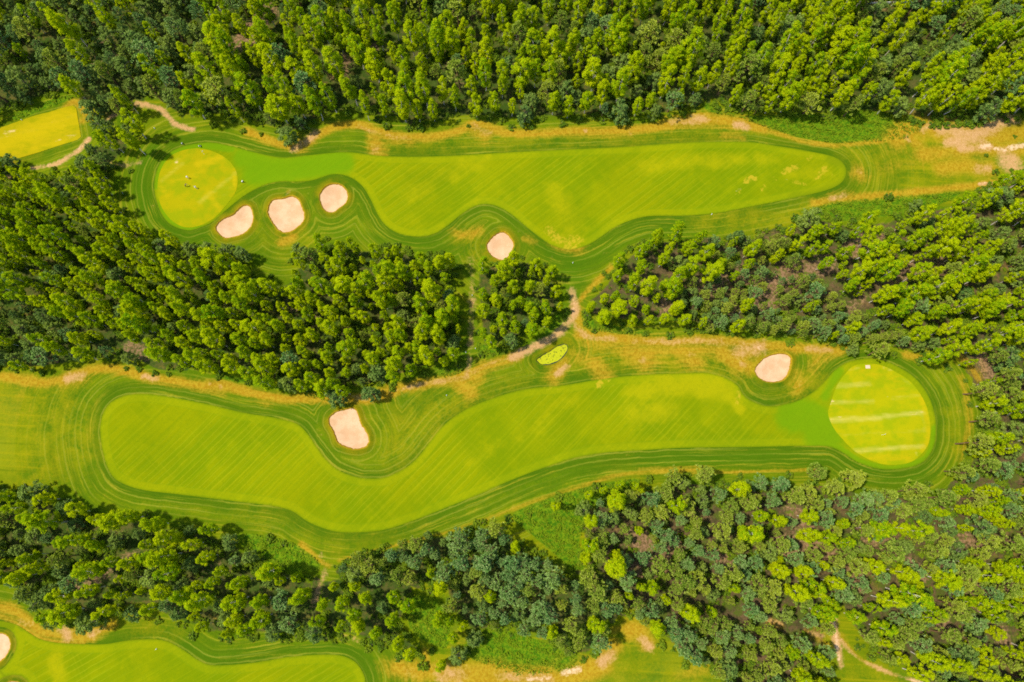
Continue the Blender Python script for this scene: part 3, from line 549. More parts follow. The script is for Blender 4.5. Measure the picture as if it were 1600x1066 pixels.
G_STREAK_U = [([(253,282),(285,256)], 5, .5),([(312,318),(370,268)], 5, .5),([(340,318),(368,285)], 4.5, .25),([(275,255),(278,250)], 5, .5)]
G_YEL_U = [([(310,256),(330,250),(345,245)], 9, .8),([(262,285),(300,275),(320,262)], 9, .5),([(250,290),(262,305)], 8, .5),([(270,262),(300,240)], 7, .5),([(325,300),(345,330)],8,.6),([(366,275),(366,290)],4,.8)]
G_STREAK_L = [([(1306,603),(1358,600)], 5, .62),([(1299,629),(1365,627)], 4, .58),([(1395,622),(1437,619)], 3.6, .45),([(1298,656),(1375,653)], 5, .75),([(1380,651),(1442,645)], 4.6, .72),([(1335,705),(1442,697)], 4, .72),([(1310,680),(1445,673)], 3.5, .32),([(1380,574),(1392,578)], 2.2, .6),([(1325,578),(1342,575)], 2.8, .45),([(1440,650),(1443,668)], 4, .35),([(1431,709)],3,.7),([(1410,592),(1425,603)],3,.35)]
G_YEL_L = [([(1330,580),(1400,590)], 10, .5),([(1300,640),(1360,640)], 8, .4),([(1440,620),(1450,680),(1440,705)], 6, .7),([(1360,715),(1420,715)], 8, .6),([(1380,610),(1420,605)],8,.4)]
G_BARE_L = [([(1298,630),(1302,627)], 3, .8),([(1415,647),(1440,645)], 2.6, .7),([(1300,655),(1318,650)], 2, .7),([(1345,597)], 2.5, .6),([(1441,655)],2,.5),([(1388,622)],3,.5)]
sheet('putting_green', GRW['upper'], .8, .10, green_material('upper_green_turf', R(-30), ((.160,.185,.002), (.215,.195,.002), (.185,.185,.002)), (.36,.30,.035)),
      lambda V: {'streak': paint(V, G_STREAK_U), 'yellow': paint(V, G_YEL_U), 'bare': paint(V, [([(276,254)], 4, .8)])}, label='oval putting green with three golfers on it')
sheet('putting_green', GRW['lower'], .8, .10, green_material('lower_green_turf', R(3), ((.165,.200,.002), (.225,.220,.002), (.195,.205,.002)), (.34,.30,.06)),
      lambda V: {'streak': paint(V, G_STREAK_L), 'yellow': paint(V, G_YEL_L), 'bare': paint(V, G_BARE_L)}, label='striped putting green at the right end of the lower fairway')
T_BARE = [([(90,193),(110,190),(120,185)], 6.5, 0.39),([(75,203),(100,197)], 5.2, 0.32),([(85,218),(118,210)], 7.8, 0.42),([(8,205),(18,204)], 10.4, 0.52),([(75,190),(82,188)], 3.9, 0.49),([(15,215),(30,225)], 10.4, 0.28),([(60,225),(40,232)], 7.8, 0.24)]
T_YEL = [([(0,225),(60,205),(115,185)], 22, .8),([(60,190),(110,172)], 10, .7),([(20,235),(100,222)],8,.6)]
sheet('tee_ground', TEEW, .8, .07, green_material('tee_turf', R(-18), ((.180,.175,.002), (.235,.195,.003), (.21,.178,.003)), (.36,.28,.06)),
      lambda V: {'streak': paint(V, [([(0,215),(60,200),(115,180)], 5, .3)]), 'yellow': paint(V, T_YEL), 'bare': paint(V, T_BARE)}, label='straight edged yellow tee ground at the upper left')

# ------------------------------------------------------------------ bunkers and pond: turf lip and floor
def resample(poly, step):
    s = np.linalg.norm(np.roll(poly, -1, 0) - poly, axis=1); L = np.concatenate([[0], np.cumsum(s)])
    n = max(12, int(L[-1] / step)); t = np.linspace(0, L[-1], n, endpoint=False)
    q = np.vstack([poly, poly[:1]])
    return np.stack([np.interp(t, L, q[:, 0]), np.interp(t, L, q[:, 1])], 1)
def orient(poly):
    x, y = poly[:, 0], poly[:, 1]
    a = np.sum(x*np.roll(y, -1) - np.roll(x, -1)*y)
    return poly if a > 0 else poly[::-1]
def lip(name, poly, rings, label):
    p = orient(resample(poly, .55)); n = len(p)
    tan = np.roll(p, -1, 0) - np.roll(p, 1, 0); tan /= np.linalg.norm(tan, axis=1)[:, None]
    for _ in range(3): tan = (np.roll(tan, 1, 0) + 2*tan + np.roll(tan, -1, 0)) / 4
    nor = np.stack([tan[:, 1], -tan[:, 0]], 1)
    Vs, Fs = [], []
    wob = np.zeros(n)
    for k, (o, h) in enumerate(rings):
        if k == 0: wob = rng.normal(0, .07, n)
        q = p + nor * (o + (wob[:, None] if o < .3 else 0))
        Vs.append(np.column_stack([q, terrain(q) + h]))
    V = np.vstack(Vs)
    for k in range(len(rings)-1):
        i = np.arange(n); j = (i+1) % n
        Fs.append(np.stack([k*n+i, k*n+j, (k+1)*n+j, (k+1)*n+i], 1))
    F = np.vstack(Fs)
    A = ground_attrs(V[:, :2])
    for k, (o_, h_) in enumerate(rings):
        if name == 'bunker_lip' and o_ < .3: A['dry'][k*n:(k+1)*n] = .55 if o_ > .05 else .95; A['bare'][k*n:(k+1)*n] = 0; A['cut'][k*n:(k+1)*n] = 9
    me = mesh_from(name, V, F, {k: A[k] for k in ATTRS})
    return link(name, me, M_GROUND, kind='structure', label=label)
M_WATER = NT('pond_water'); M_WATER = M_WATER.principled((.012, .018, .008), .12, .5)
tdw = NT('duckweed')
_a = tdw.noise(1.6, 4, .7); _b = tdw.noise(.5, 3)
M_WEED = tdw.principled(tdw.mix(tdw.ss(_a, .45, .36), tdw.mix(_b, (.285, .285, .002), (.235, .265, .003)), (.02, .04, .004)), .8, .15, tdw.bump(_a, .3, .05))
for (lab, _), g in zip(BUNKERS, BKW):
    lip('bunker_lip', g, [(2.1, .03), (1.3, .12), (.6, .36), (.14, .42), (-.04, .30), (-.34, -.16), (-.6, -.65)], 'raised turf lip of the ' + lab.split(' bunker')[0] + ' bunker')
    sheet('sand_bunker', g, .7, 0, M_SAND, lambda V: {}, label=lab, zf=lambda V, e: terrain(V) - .12 - .42 * sstep(0, 4.0, e))
lip('pond_bank', PONDW, [(2.1, .03), (1.2, .06), (.5, .10), (.05, .02), (-.05, -.15), (-.25, -.5)], 'grassy bank of the little pond')
sheet('pond', PONDW, .9, 0, M_WATER, lambda V: {}, label='little pond below the path fork', zf=lambda V, e: terrain(V)*0 + terrain(PONDW.mean(0)[None])[0] - .22)
pc = orient(resample(PONDW, .5)); pt = np.roll(pc, -1, 0) - np.roll(pc, 1, 0); pt /= np.linalg.norm(pt, axis=1)[:, None]
for _ in range(3): pt = (np.roll(pt, 1, 0) + 2*pt + np.roll(pt, -1, 0)) / 4
ins = np.abs(rng.normal(0, .16, len(pc))); ins = .18 + (ins + np.roll(ins, 1) + np.roll(ins, -1)) / 3
wl = pc - np.stack([pt[:, 1], -pt[:, 0]], 1) * ins[:, None]
sheet('duckweed', wl, .6, 0, M_WEED, lambda V: {}, kind='stuff', label='yellow-green duckweed mat floating on the little pond', zf=lambda V, e: terrain(V)*0 + terrain(PONDW.mean(0)[None])[0] - .19)

# ------------------------------------------------------------------ trees
def leaf_material(name, c1, c2, c3, tr, fac):
    t = NT(name)
    r = t.rand(); n = t.noise(1.3, 3, .7, vec=t.obj())
    c = t.mix(r, c1, c2)
    c = t.mix(t.ss(n, .42, .68), c, c3)
    return t.leaf(c, tr, fac)
M_BIRCH = leaf_material('birch_leaves', (.102, .222, .003), (.290, .360, .002), (.385, .412, .004), (.33, .46, .003), .38)
M_PINE = leaf_material('pine_needles', (.108, .195, .014), (.245, .295, .018), (.320, .370, .062), (.22, .30, .010), .24)
M_BPINE = leaf_material('blue_pine_needles', (.072, .185, .042), (.150, .250, .040), (.265, .355, .125), (.14, .24, .03), .22)
M_BROAD = leaf_material('broadleaf_leaves', (.055, .120, .026), (.140, .195, .022), (.180, .240, .050), (.16, .21, .02), .24)
M_SHRUB = leaf_material('shrub_leaves', (.055, .120, .010), (.120, .185, .008), (.170, .220, .012), (.16, .22, .008), .28)
M_MEADOW = leaf_material('meadow_leaves', (.060, .130, .005), (.120, .180, .006), (.150, .200, .010), (.14, .20, .005), .3)
tb = NT('birch_bark'); _n = tb.noise(2.2, 4, .7, vec=tb.mapping((3, 3, .6), 0, tb.obj()))
M_BBARK = tb.principled(tb.mix(tb.ss(_n, .60, .68), (.50, .45, .38), (.06, .05, .04)), .9, .05)
tb = NT('pine_bark'); _n = tb.noise(3, 4, .7, vec=tb.mapping((2, 2, .5), 0, tb.obj()))
M_PBARK = tb.principled(tb.mix(_n, (.10, .055, .03), (.20, .11, .06)), .9, .1)
tb = NT('grey_bark'); _n = tb.noise(3, 4, .7, vec=tb.mapping((2, 2, .5), 0, tb.obj()))
M_GBARK = tb.principled(tb.mix(_n, (.07, .06, .045), (.16, .14, .11)), .9, .1)

_ico = None
def ico():
    global _ico
    if _ico is None:
        p = (1 + 5**.5) / 2
        v = np.array([(-1,p,0),(1,p,0),(-1,-p,0),(1,-p,0),(0,-1,p),(0,1,p),(0,-1,-p),(0,1,-p),(p,0,-1),(p,0,1),(-p,0,-1),(-p,0,1)], float)
        v /= np.linalg.norm(v, axis=1)[:, None]
        f = np.array([(0,11,5),(0,5,1),(0,1,7),(0,7,10),(0,10,11),(1,5,9),(5,11,4),(11,10,2),(10,7,6),(7,1,8),(3,9,4),(3,4,2),(3,2,6),(3,6,8),(3,8,9),(4,9,5),(2,4,11),(6,2,10),(8,6,7),(9,8,1)])
        _ico = v, f
    return _ico
def unit(v): return v / np.maximum(np.linalg.norm(v, axis=-1, keepdims=True), 1e-6)
def leaf_tris(C, N, size, r, aspect=.75):
    """diamond leaves, one per centre, facing N"""
    n = len(C)
    a = unit(np.cross(N, r.normal(size=(n, 3)))); b = np.cross(N, a)
    s = size * r.uniform(.65, 1.3, n)[:, None]
    V = np.stack([C - a*s, C - b*s*aspect + N*s*.18, C + a*s, C + b*s*aspect + N*s*.18], 1).reshape(-1, 3)
    i = np.arange(n) * 4
    F = np.concatenate([np.stack([i, i+1, i+2], 1), np.stack([i, i+2, i+3], 1)])
    return V, F
def crown_blobs(r, centers, radii, nleaf, lsize, up=.25, jit=.55, core=.72):
    Vs, Fs, o = [], [], 0
    iv, jf = ico()
    for c, rad in zip(centers, radii):
        sq = np.array([rad, rad, rad * r.uniform(.75, 1.0)])
        v = iv * (core * r.uniform(.8, 1.15, (12, 1))) * sq + c
        Vs.append(v); Fs.append(jf + o); o += 12
        n = max(6, int(nleaf * (rad / radii.mean())**2))
        d = r.normal(size=(n, 3)); d[:, 2] += .35; d = unit(d)
        P = c + d * sq * r.uniform(.78, 1.12, (n, 1))
        N = unit(d + np.array([0, 0, up]) + r.normal(0, jit, (n, 3)))
        lv, lf = leaf_tris(P, N, lsize, r)
        Vs.append(lv); Fs.append(lf + o); o += len(lv)
    return np.vstack(Vs), np.vstack(Fs)
def tube(path, radii, k=6):
    path = np.asarray(path, float); V, F = [], []
    for i, (p, rad) in enumerate(zip(path, radii)):
        d = path[min(i+1, len(path)-1)] - path[max(i-1, 0)]; d = d / np.linalg.norm(d)
        a = np.cross(d, (.31, .95, .05)); a /= np.linalg.norm(a); b = np.cross(d, a)
        for j in range(k):
            t = 2*PI*j/k; V.append(p + rad*(a*math.cos(t) + b*math.sin(t)))
    for i in range(len(path)-1):
        for j in range(k):
            j2 = (j+1) % k
            F.append((i*k+j, i*k+j2, (i+1)*k+j2)); F.append((i*k+j, (i+1)*k+j2, (i+1)*k+j))
    n = len(V); V.append(path[-1]); L = (len(path)-1)*k
    for j in range(k): F.append((L+j, L+(j+1) % k, n))
    return np.array(V), np.array(F)
def merge(parts):
    V, F, o = [], [], 0
    for v, f in parts:
        V.append(v); F.append(f + o); o += len(v)
    return np.vstack(V), np.vstack(F)
def trunk_mesh(name, r, h, rad, limbs, z0, z1, lr, mat):
    bend = r.normal(0, .35, (6, 2)).cumsum(0) * .35; bend[0] = 0
    path = np.column_stack([bend, np.linspace(-.4, h, 6)])
    parts = [tube(path, rad * np.linspace(1.15, .18, 6), 7)]
    for i in range(limbs):
        zb = r.uniform(z0, z1); f = (zb + .4) / (h + .4) * 5; k = int(f); t = f - k
        p = path[k] * (1-t) + path[min(k+1, 5)] * t
        a = r.uniform(0, 2*PI); L = lr * r.uniform(.6, 1.1)
        e = p + np.array([math.cos(a)*L, math.sin(a)*L, L * r.uniform(.4, 1.1)])
        m = (p + e) / 2 + np.array([0, 0, .15*L])
        parts.append(tube([p, m, e], [rad*.32, rad*.22, rad*.08], 4))
    V, F = merge(parts)
    me = mesh_from(name, V, F); me.materials.append(mat)
    return me
def birch(k):
    r = np.random.default_rng(100 + k)
    h = r.uniform(14.5, 18.0); zb = h * r.uniform(.13, .26); Rm = r.uniform(1.8, 2.4)
    n = int(r.integers(56, 68)); t = np.sort(r.uniform(0, 1, n)); t[-1] = 1; t[-2] = .96; t[-3] = .92
    ang = np.arange(n) * 2.4 + r.normal(0, .5, n)
    env = Rm * (np.clip(t / .34, 0, 1) ** .6 * (1 - np.clip((t - .34) / .66, 0, 1) ** 2.8 * .78)) * (1 + .15*np.sin(2*ang + k*1.7) + .10*np.sin(3*ang - k + 5*t))
    env = np.maximum(env, .3)
    rr = env * np.sqrt(r.uniform(.10, .90, n)); rr[-3:] *= .4
    lean = r.normal(0, .4, 2)
    cz = zb + (h - zb - .3) * t
    C = np.column_stack([np.cos(ang)*rr + lean[0]*t, np.sin(ang)*rr + lean[1]*t, cz])
    rad = r.uniform(.42, .78, n) * (1 - .22 * t)
    V, F = crown_blobs(r, C, rad, 54, .14, up=.45, jit=.60, core=.60)
    cm = mesh_from('birch_crown', V, F, smooth=False); cm.materials.append(M_BIRCH)
    tm = trunk_mesh('birch_trunk', r, h * .78, .125, 5, h*.3, h*.68, .8, M_BBARK)
    return tm, cm, h, Rm
def pine(k, mat=None, seed=200):
    r = np.random.default_rng(seed + k)
    h = r.uniform(11, 15); zb = h * r.uniform(.34, .46); Rm = r.uniform(2.0, 2.9)
    Vs = []; parts = []
    n = int(r.integers(78, 96))
    t = r.uniform(0, 1, n) ** .75; ang = np.arange(n) * 2.4 + r.normal(0, .3, n)
    env = Rm * np.sqrt(np.clip(1 - (t*.98)**2.2, .02, 1)) * (.75 + .25*np.minimum(1, t*4))
    env *= 1 + .24 * np.sin(3*ang + k) + .14*np.sin(5*ang + 2*k)
    rr = env * np.sqrt(r.uniform(.15, 1.0, n))
    C = np.column_stack([np.cos(ang)*rr, np.sin(ang)*rr, zb + (h - zb)*t - .25*rr*(1-t)])
    C = np.vstack([C, [[0, 0, h]]])
    out = unit(np.column_stack([C[:, :2], np.full(len(C), 1.1)]))
    for c, o in zip(C, out):
        m = 26; d = unit(o + r.normal(0, .70, (m, 3)))
        L = r.uniform(.28, .72, (m, 1)); w = .085
        s = unit(np.cross(d, r.normal(size=(m, 3)))) * w
        tip = c + d*L; base = c - d*.12
        V = np.stack([base - s, base + s, tip + s*.8, tip - s*.8], 1).reshape(-1, 3)
        i = np.arange(m)*4
        parts.append((V, np.concatenate([np.stack([i, i+1, i+2], 1), np.stack([i, i+2, i+3], 1)])))
    V, F = merge(parts)
    cm = mesh_from('pine_crown', V, F, smooth=False); cm.materials.append(mat or M_PINE)
    tm = trunk_mesh('pine_trunk', r, h * .95, .20, 16, zb, h*.9, 2.0, M_PBARK)
    return tm, cm, h, Rm
def broad(k):
    r = np.random.default_rng(300 + k)
    h = r.uniform(8.5, 11); zb = h * .18; Rm = r.uniform(2.4, 3.0)
    n = r.integers(40, 50); t = r.uniform(0, 1, n) ** .8; t[-1] = 1
    ang = np.arange(n) * 2.4 + r.normal(0, .5, n)
    env = Rm * np.sqrt(np.clip(1 - (t*.97)**2.4, .03, 1)) * (.8 + .2*np.minimum(1, t*5)) * (1 + .15*np.sin(2*ang + k))
    rr = env * np.sqrt(r.uniform(.25, .95, n))
    C = np.column_stack([np.cos(ang)*rr, np.sin(ang)*rr, zb + (h - zb - .4)*t])
    rad = r.uniform(.42, .78, n)
    V, F = crown_blobs(r, C, rad, 20, .24, up=.3, jit=.7, core=.62)
    cm = mesh_from('broadleaf_crown', V, F, smooth=False); cm.materials.append(M_BROAD)
    tm = trunk_mesh('broadleaf_trunk', r, h * .85, .20, 9, zb, h*.75, 1.8, M_GBARK)
    return tm, cm, h, Rm
def bush(k, n, size, lsize, mat, nm):
    r = np.random.default_rng(400 + k)
    ang = np.arange(n)*2.4 + r.normal(0, .4, n); rr = size * np.sqrt(r.uniform(0, 1, n)); zc = size * .9 * np.sqrt(np.clip(1 - (rr/size/1.1)**2, .1, 1)) * r.uniform(.35, 1, n)
    C = np.column_stack([np.cos(ang)*rr, np.sin(ang)*rr, zc]); rad = size * r.uniform(.26, .42, n)
    V, F = crown_blobs(r, C, rad, 16, lsize, up=.4, jit=.6, core=.7)
    m = mesh_from(nm, V, F, smooth=False); m.materials.append(mat)
    return m
def stems(k, size, mat):
    r = np.random.default_rng(500 + k)
    parts = []
    for i in range(5):
        a = r.uniform(0, 2*PI); L = size*.8
        parts.append(tube([(0, 0, -.2), (math.cos(a)*L*.4, math.sin(a)*L*.4, size*.5), (math.cos(a)*L*.8, math.sin(a)*L*.8, size*.9)], [.07, .05, .02], 4))
    V, F = merge(parts); m = mesh_from('shrub_stems', V, F); m.materials.append(mat); return m

KINDS = {'b': [birch(i) for i in range(14)], 'p': [pine(i) for i in range(10)], 'q': [pine(i, M_BPINE, 250) for i in range(10)], 'l': [broad(i) for i in range(7)]}
NAMES = {'b': ('birch_tree', 'birch'), 'p': ('pine_tree', 'pine tree'), 'q': ('pine_tree', 'pine tree'), 'l': ('broadleaf_tree', 'broadleaf tree')}
SHRUBS = [(stems(i, 1.3, M_GBARK), bush(i, 14, 1.4, .22, M_SHRUB, 'shrub_foliage')) for i in range(4)]

# ---- where the trees stand: edge trees first, then each wood is filled at its own spacing
trees = []     # (x, y, kind, variant, scale, rot, wood, label)
px_all = np.zeros((0, 2)); sz_all = np.zeros(0)
def crown_to_base(u, v, kind, scale):
    h = {'b': 9.5, 'p': 9.0, 'q': 9.0, 'l': 6.0}[kind] * scale
    return W([(u, v)], h)[0]
PTS = []
for u, v, kind, s, lab in HAND:
    s = s * .92
    if 400 < u < 1600 and v < 235 and kind != 'l': v -= 9
    for _k in range(9):
        x, y = crown_to_base(u, v, kind, s)
        if v > 235 or u < 240 or kind == 'l' and s > 1.25 or PX(np.array([[x, y]]))[0, 1] < 194 - (7 if 1080 < u < 1420 else 0): break
        v -= 4
    best, bd = None, 1e9
    for k, g in WOODW.items():
        q = np.array([[u, v]]); poly = np.array(WOODS[k][0], float)
        d = sdist(q, poly, 4000)[0]
        if d < bd: best, bd = k, d
    vi = int(rng.integers(len(KINDS[kind])))
    trees.append([x, y, kind, vi, s, float(rng.uniform(0, 2*PI)), best, lab, True]); PTS.append((x, y))
KEEP_OUT = [([(1446,-6),(1446,14)], 22),([(1352,6),(1376,12)], 16),([(893,455),(898,480),(890,505),(860,528),(800,558),(740,582),(650,603)], 14),([(735,405),(738,470),(735,530),(733,575)], 19),([(1300,966),(1306,1000),(1313,1040)], 15),([(1313,1000),(1345,1030),(1400,1055),(1450,1068)], 12),([(500,880),(506,900),(492,940),(480,965)], 12),([(215,162),(245,168),(275,195),(300,203)], 14),([(48,263),(105,248),(140,218)], 12),([(165,190),(182,177)], 12),([(1190,965),(1225,978),(1265,992),(1295,1010)], 8)]
def density(P):                     # thinner where the photograph's glades are
    g = paint(P, GLADE)
    k = paint(P, [(l, w, 1.0) for l, w in KEEP_OUT])
    return g, k
for wk, (poly, phrase, sp, size, mixk) in WOODS.items():
    poly = np.array(poly, float)
    lo, hi = poly.min(0), poly.max(0)
    n = int((hi-lo).prod() * PXM**2 / sp**2 * 14)
    U = rng.uniform(lo, hi, (n, 2)); U = U[inside(U, poly)]
    okr = np.ones(len(U), bool)
    for a_ in range(8):
        T = U + 8.0 * np.array([math.cos(a_*PI/4), math.sin(a_*PI/4)])
        m_ = (T[:, 0] < 0) | (T[:, 0] > 1600) | (T[:, 1] < 0) | (T[:, 1] > 1066)
        for q_ in WOODS.values(): m_ |= inside(T, np.array(q_[0], float))
        okr &= m_
    U = U[okr]
    ks = rng.choice(3, len(U), p=np.array(mixk)/sum(mixk))
    # kinds stand in clumps: low-frequency field decides who gets in
    f = np.sin(U[:, 0]*.043 + 1.3*np.sin(U[:, 1]*.031)) + np.sin(U[:, 1]*.051 + 1.7*np.sin(U[:, 0]*.027))
    flip = (np.abs(f) > 1.1) & (rng.random(len(U)) < .5)
    ks[flip & (f > 0)] = int(np.argmax(mixk))
    hh = np.array([10.0, 9.0, 6.0])[ks]
    sc = size * np.clip(rng.normal(.98, .23, len(U)), .5, 1.55) * np.where(ks == 0, 1.1, 1.0)
    B = W(U, hh * sc)
    bp = PX(B); okb = (bp[:, 0] < 0) | (bp[:, 0] > 1600) | (bp[:, 1] < 0) | (bp[:, 1] > 1066)
    for q_ in WOODS.values(): okb |= inside(bp, np.array(q_[0], float))
    U, ks, sc, B = U[okb], ks[okb], sc[okb], B[okb]
    g, ko = density(B); ko = np.maximum(ko, 1.3 * paint(B, DRY)) if wk[0] in 'ne' else ko
    bd = np.minimum(rng.random(len(U)), .999)
    ok = (ko < .50) & (bd > g * .97)
    for i in np.where(ok)[0]:
        p = np.array(PTS) if len(PTS) else np.zeros((0, 2))
        need = sp * (.62 + .38 * sc[i] / size) * (1.0 if ks[i] != 1 else .92) * rng.uniform(.82, 1.1)
        dd = (p[:, 0]-B[i, 0])**2 + (p[:, 1]-B[i, 1])**2
        if dd.min() < need*need: continue
        kind = 'bpl'[ks[i]]
        if kind == 'p' and rng.random() < {'s2': .72, 'nw': .8, 'sw0': .8, 's1': .7, 's3': .40, 'e2': .45}.get(wk, .35): kind = 'q'
        trees.append([B[i, 0], B[i, 1], kind, int(rng.integers(len(KINDS[kind]))), float(sc[i]), float(rng.uniform(0, 2*PI)), wk, None, False]); PTS.append((B[i, 0], B[i, 1]))
# keep the open ground open
TP = np.array([(t[0], t[1]) for t in trees])
openm = np.full(len(TP), 30.0)
for g in list(FW.values()) + [TEEW] + list(GRW.values()): openm = np.minimum(openm, sdist(TP, g))
for g in BKW + [PONDW]: openm = np.minimum(openm, sdist(TP, g))
trees = [t for t, o in zip(trees, openm) if o > 1.2 or t[8] and o > .5]
TP = np.array([(t[0], t[1]) for t in trees])
TZ = terrain(TP)
scpx = PX(TP, np.array([{'b': 10, 'p': 9, 'q': 9, 'l': 6}[t[2]]*t[4] for t in trees]))
inframe = (scpx[:, 0] > 4) & (scpx[:, 0] < 1596) & (scpx[:, 1] > 4) & (scpx[:, 1] < 1062)
print('trees', len(trees), {k: sum(t[2] == k for t in trees) for k in 'bpl'})

LOOK = {'b': ('birch', 'birches'), 'p': ('green pine', 'green pines'), 'q': ('blue-green pine', 'blue-green pines'), 'l': ('dark broadleaf tree', 'dark broadleaf trees')}
LAND = [('the kidney shaped bunker', (366,347)), ('the lobed bunker', (447,335)), ('the egg shaped bunker', (522,310)), ('the round bunker', (782,384)), ('the bean shaped bunker', (545,670)), ('the teardrop bunker', (1208,575)),
        ('the bunker at the left edge', (5,1010)), ('the pond', (864,554)), ('the path fork', (893,505)), ('the golfers', (297,288)), ('the striped green', (1375,645)), ('the square tee', (70,205)), ('the bright sandy patch at the upper right', (1550,232)),
        ('the shed', (1446,4)), ('the sandy track at the lower right', (1306,1000)), ('the orange hollow at the bottom', (1003,990)), ('the tip of the upper fairway', (1322,270)), ('the left end of the lower fairway', (158,680)), ('the corner fairway tip', (570,1050)),
        ('the top left corner', (0,0)), ('the top right corner', (1600,0)), ('the bottom right corner', (1600,1066)), ('the brown gap in the right wood', (1245,425)), ('the brown gap at the top', (520,100)), ('the pale white bank at the bottom', (893,1048)), ('the silver-grey tree', (1268,342)),
        ('the dip of the upper fairway', (890,390)), ('the small birches in a row', (950,765)), ('the sandy bend by the upper green', (285,195)), ('the bare spot at the lower left', (98,990))]
ORD = ['nearest', 'second nearest', 'third nearest', 'fourth nearest', 'fifth nearest', 'sixth nearest']
SHORT = {'nw': 'wood above the square tee', 'n1': 'left top wood', 'n2': 'middle top wood', 'n3': 'right top wood', 'w': 'large birch wood at left', 'sw0': 'grey-green fringe at left', 'grove': 'small grove between paths', 'e1': 'birches right of path fork', 'e2': 'young wood above teardrop bunker', 'e3': 'leaning birches at right edge', 'e4': 'wood right of striped green', 's1': 'lower left wood', 's2': 'dense blue-green lower wood', 's2b': 'birch clump by dirt track', 's3': 'bottom centre wood', 's4': 'lower right wood'}
labels, must = {}, {}
for kind in 'bpql':
    ids = [i for i in range(len(trees)) if trees[i][2] == kind and inframe[i]]
    cand = []
    for ln, lp in LAND:
        d = sorted((math.hypot(scpx[i, 0]-lp[0], scpx[i, 1]-lp[1]), i) for i in ids)
        for q, (dd, i) in enumerate(d[:6]):
            if dd < 150: cand.append((q + dd/200, i, f'{LOOK[kind][0]} {ORD[q]} to {ln}'))
    for w, i, l in sorted(cand):
        if i not in must and not trees[i][7]: must[i] = l
    for wk in WOODS:
        L = [i for i in ids if trees[i][6] == wk]
        if len(L) < 4: continue
        for key, word in ((lambda i: scpx[i, 0], 'leftmost'), (lambda i: -scpx[i, 0], 'rightmost'), (lambda i: scpx[i, 1], 'topmost'), (lambda i: -scpx[i, 1], 'lowest'), (lambda i: -trees[i][4], 'broadest'), (lambda i: trees[i][4], 'slimmest')):
            j = min(L, key=key)
            if j not in must and not trees[j][7]: must[j] = f'{word} {LOOK[kind][0]} of the {SHORT[wk]}'
LIMIT = {'b': 300, 'p': 170, 'q': 130, 'l': 300}
singles, mass, protos = {}, {}, {}
for kind in 'bpql':
    ids = [i for i in range(len(trees)) if trees[i][2] == kind]
    ok = [i for i in ids if inframe[i]]
    ok.sort(key=lambda i: (not trees[i][8], i not in must, -trees[i][4]))
    singles[kind] = ok[:LIMIT[kind]]
    have = set(singles[kind]); mass[kind] = [i for i in ids if i not in have]
def edge_of(i):
    poly = np.array(WOODS[trees[i][6]][0], float)
    return abs(sdist(scpx[i:i+1], poly, 4000)[0]) < 14
for kind in 'bpql':
    one, many = LOOK[kind]
    for i in singles[kind]:
        if i in must: labels[i] = (must[i], None); continue
        d = np.hypot(scpx[:, 0]-scpx[i, 0], scpx[:, 1]-scpx[i, 1]); d[i] = 1e9; j = int(d.argmin())
        nb = {'b': 'birch', 'p': 'pine', 'q': 'pine', 'l': 'broadleaf'}[trees[j][2]]; s_ = trees[i][4] / WOODS[trees[i][6]][3]
        size = 'broad' if s_ > 1.08 else ('slim' if s_ < .92 else 'medium')
        lab = f'{size} {one} beside a {nb}, {"edge of" if edge_of(i) else "inside"} the {SHORT[trees[i][6]]}'
        labels[i] = (lab, lab.replace(f'{size} {one}', f'{size} {many}', 1))
for kind in 'bpql':
    nm, cat = NAMES[kind]
    for i in singles[kind]:
        x, y, _, vi, s, rz, wk, lab, _h = trees[i]
        tm, cm, _hh, _rm = KINDS[kind][vi]
        l, g = (lab, None) if lab else labels[i]
        root = empty(nm, (x, y, TZ[i]), rz, l, cat, g or f'{LOOK[kind][1]} {WOODS[wk][1]}')
        root.scale = (s, s, s**.6 * (1 + .10*math.sin(i*12.9)))
        root.rotation_euler = (.05*math.sin(i*3.7), .05*math.cos(i*5.3), rz)
        tr = link('trunk', tm, parent=root); cr = link('crown', cm, parent=root)
        protos.setdefault((kind, vi), (tr, cr))

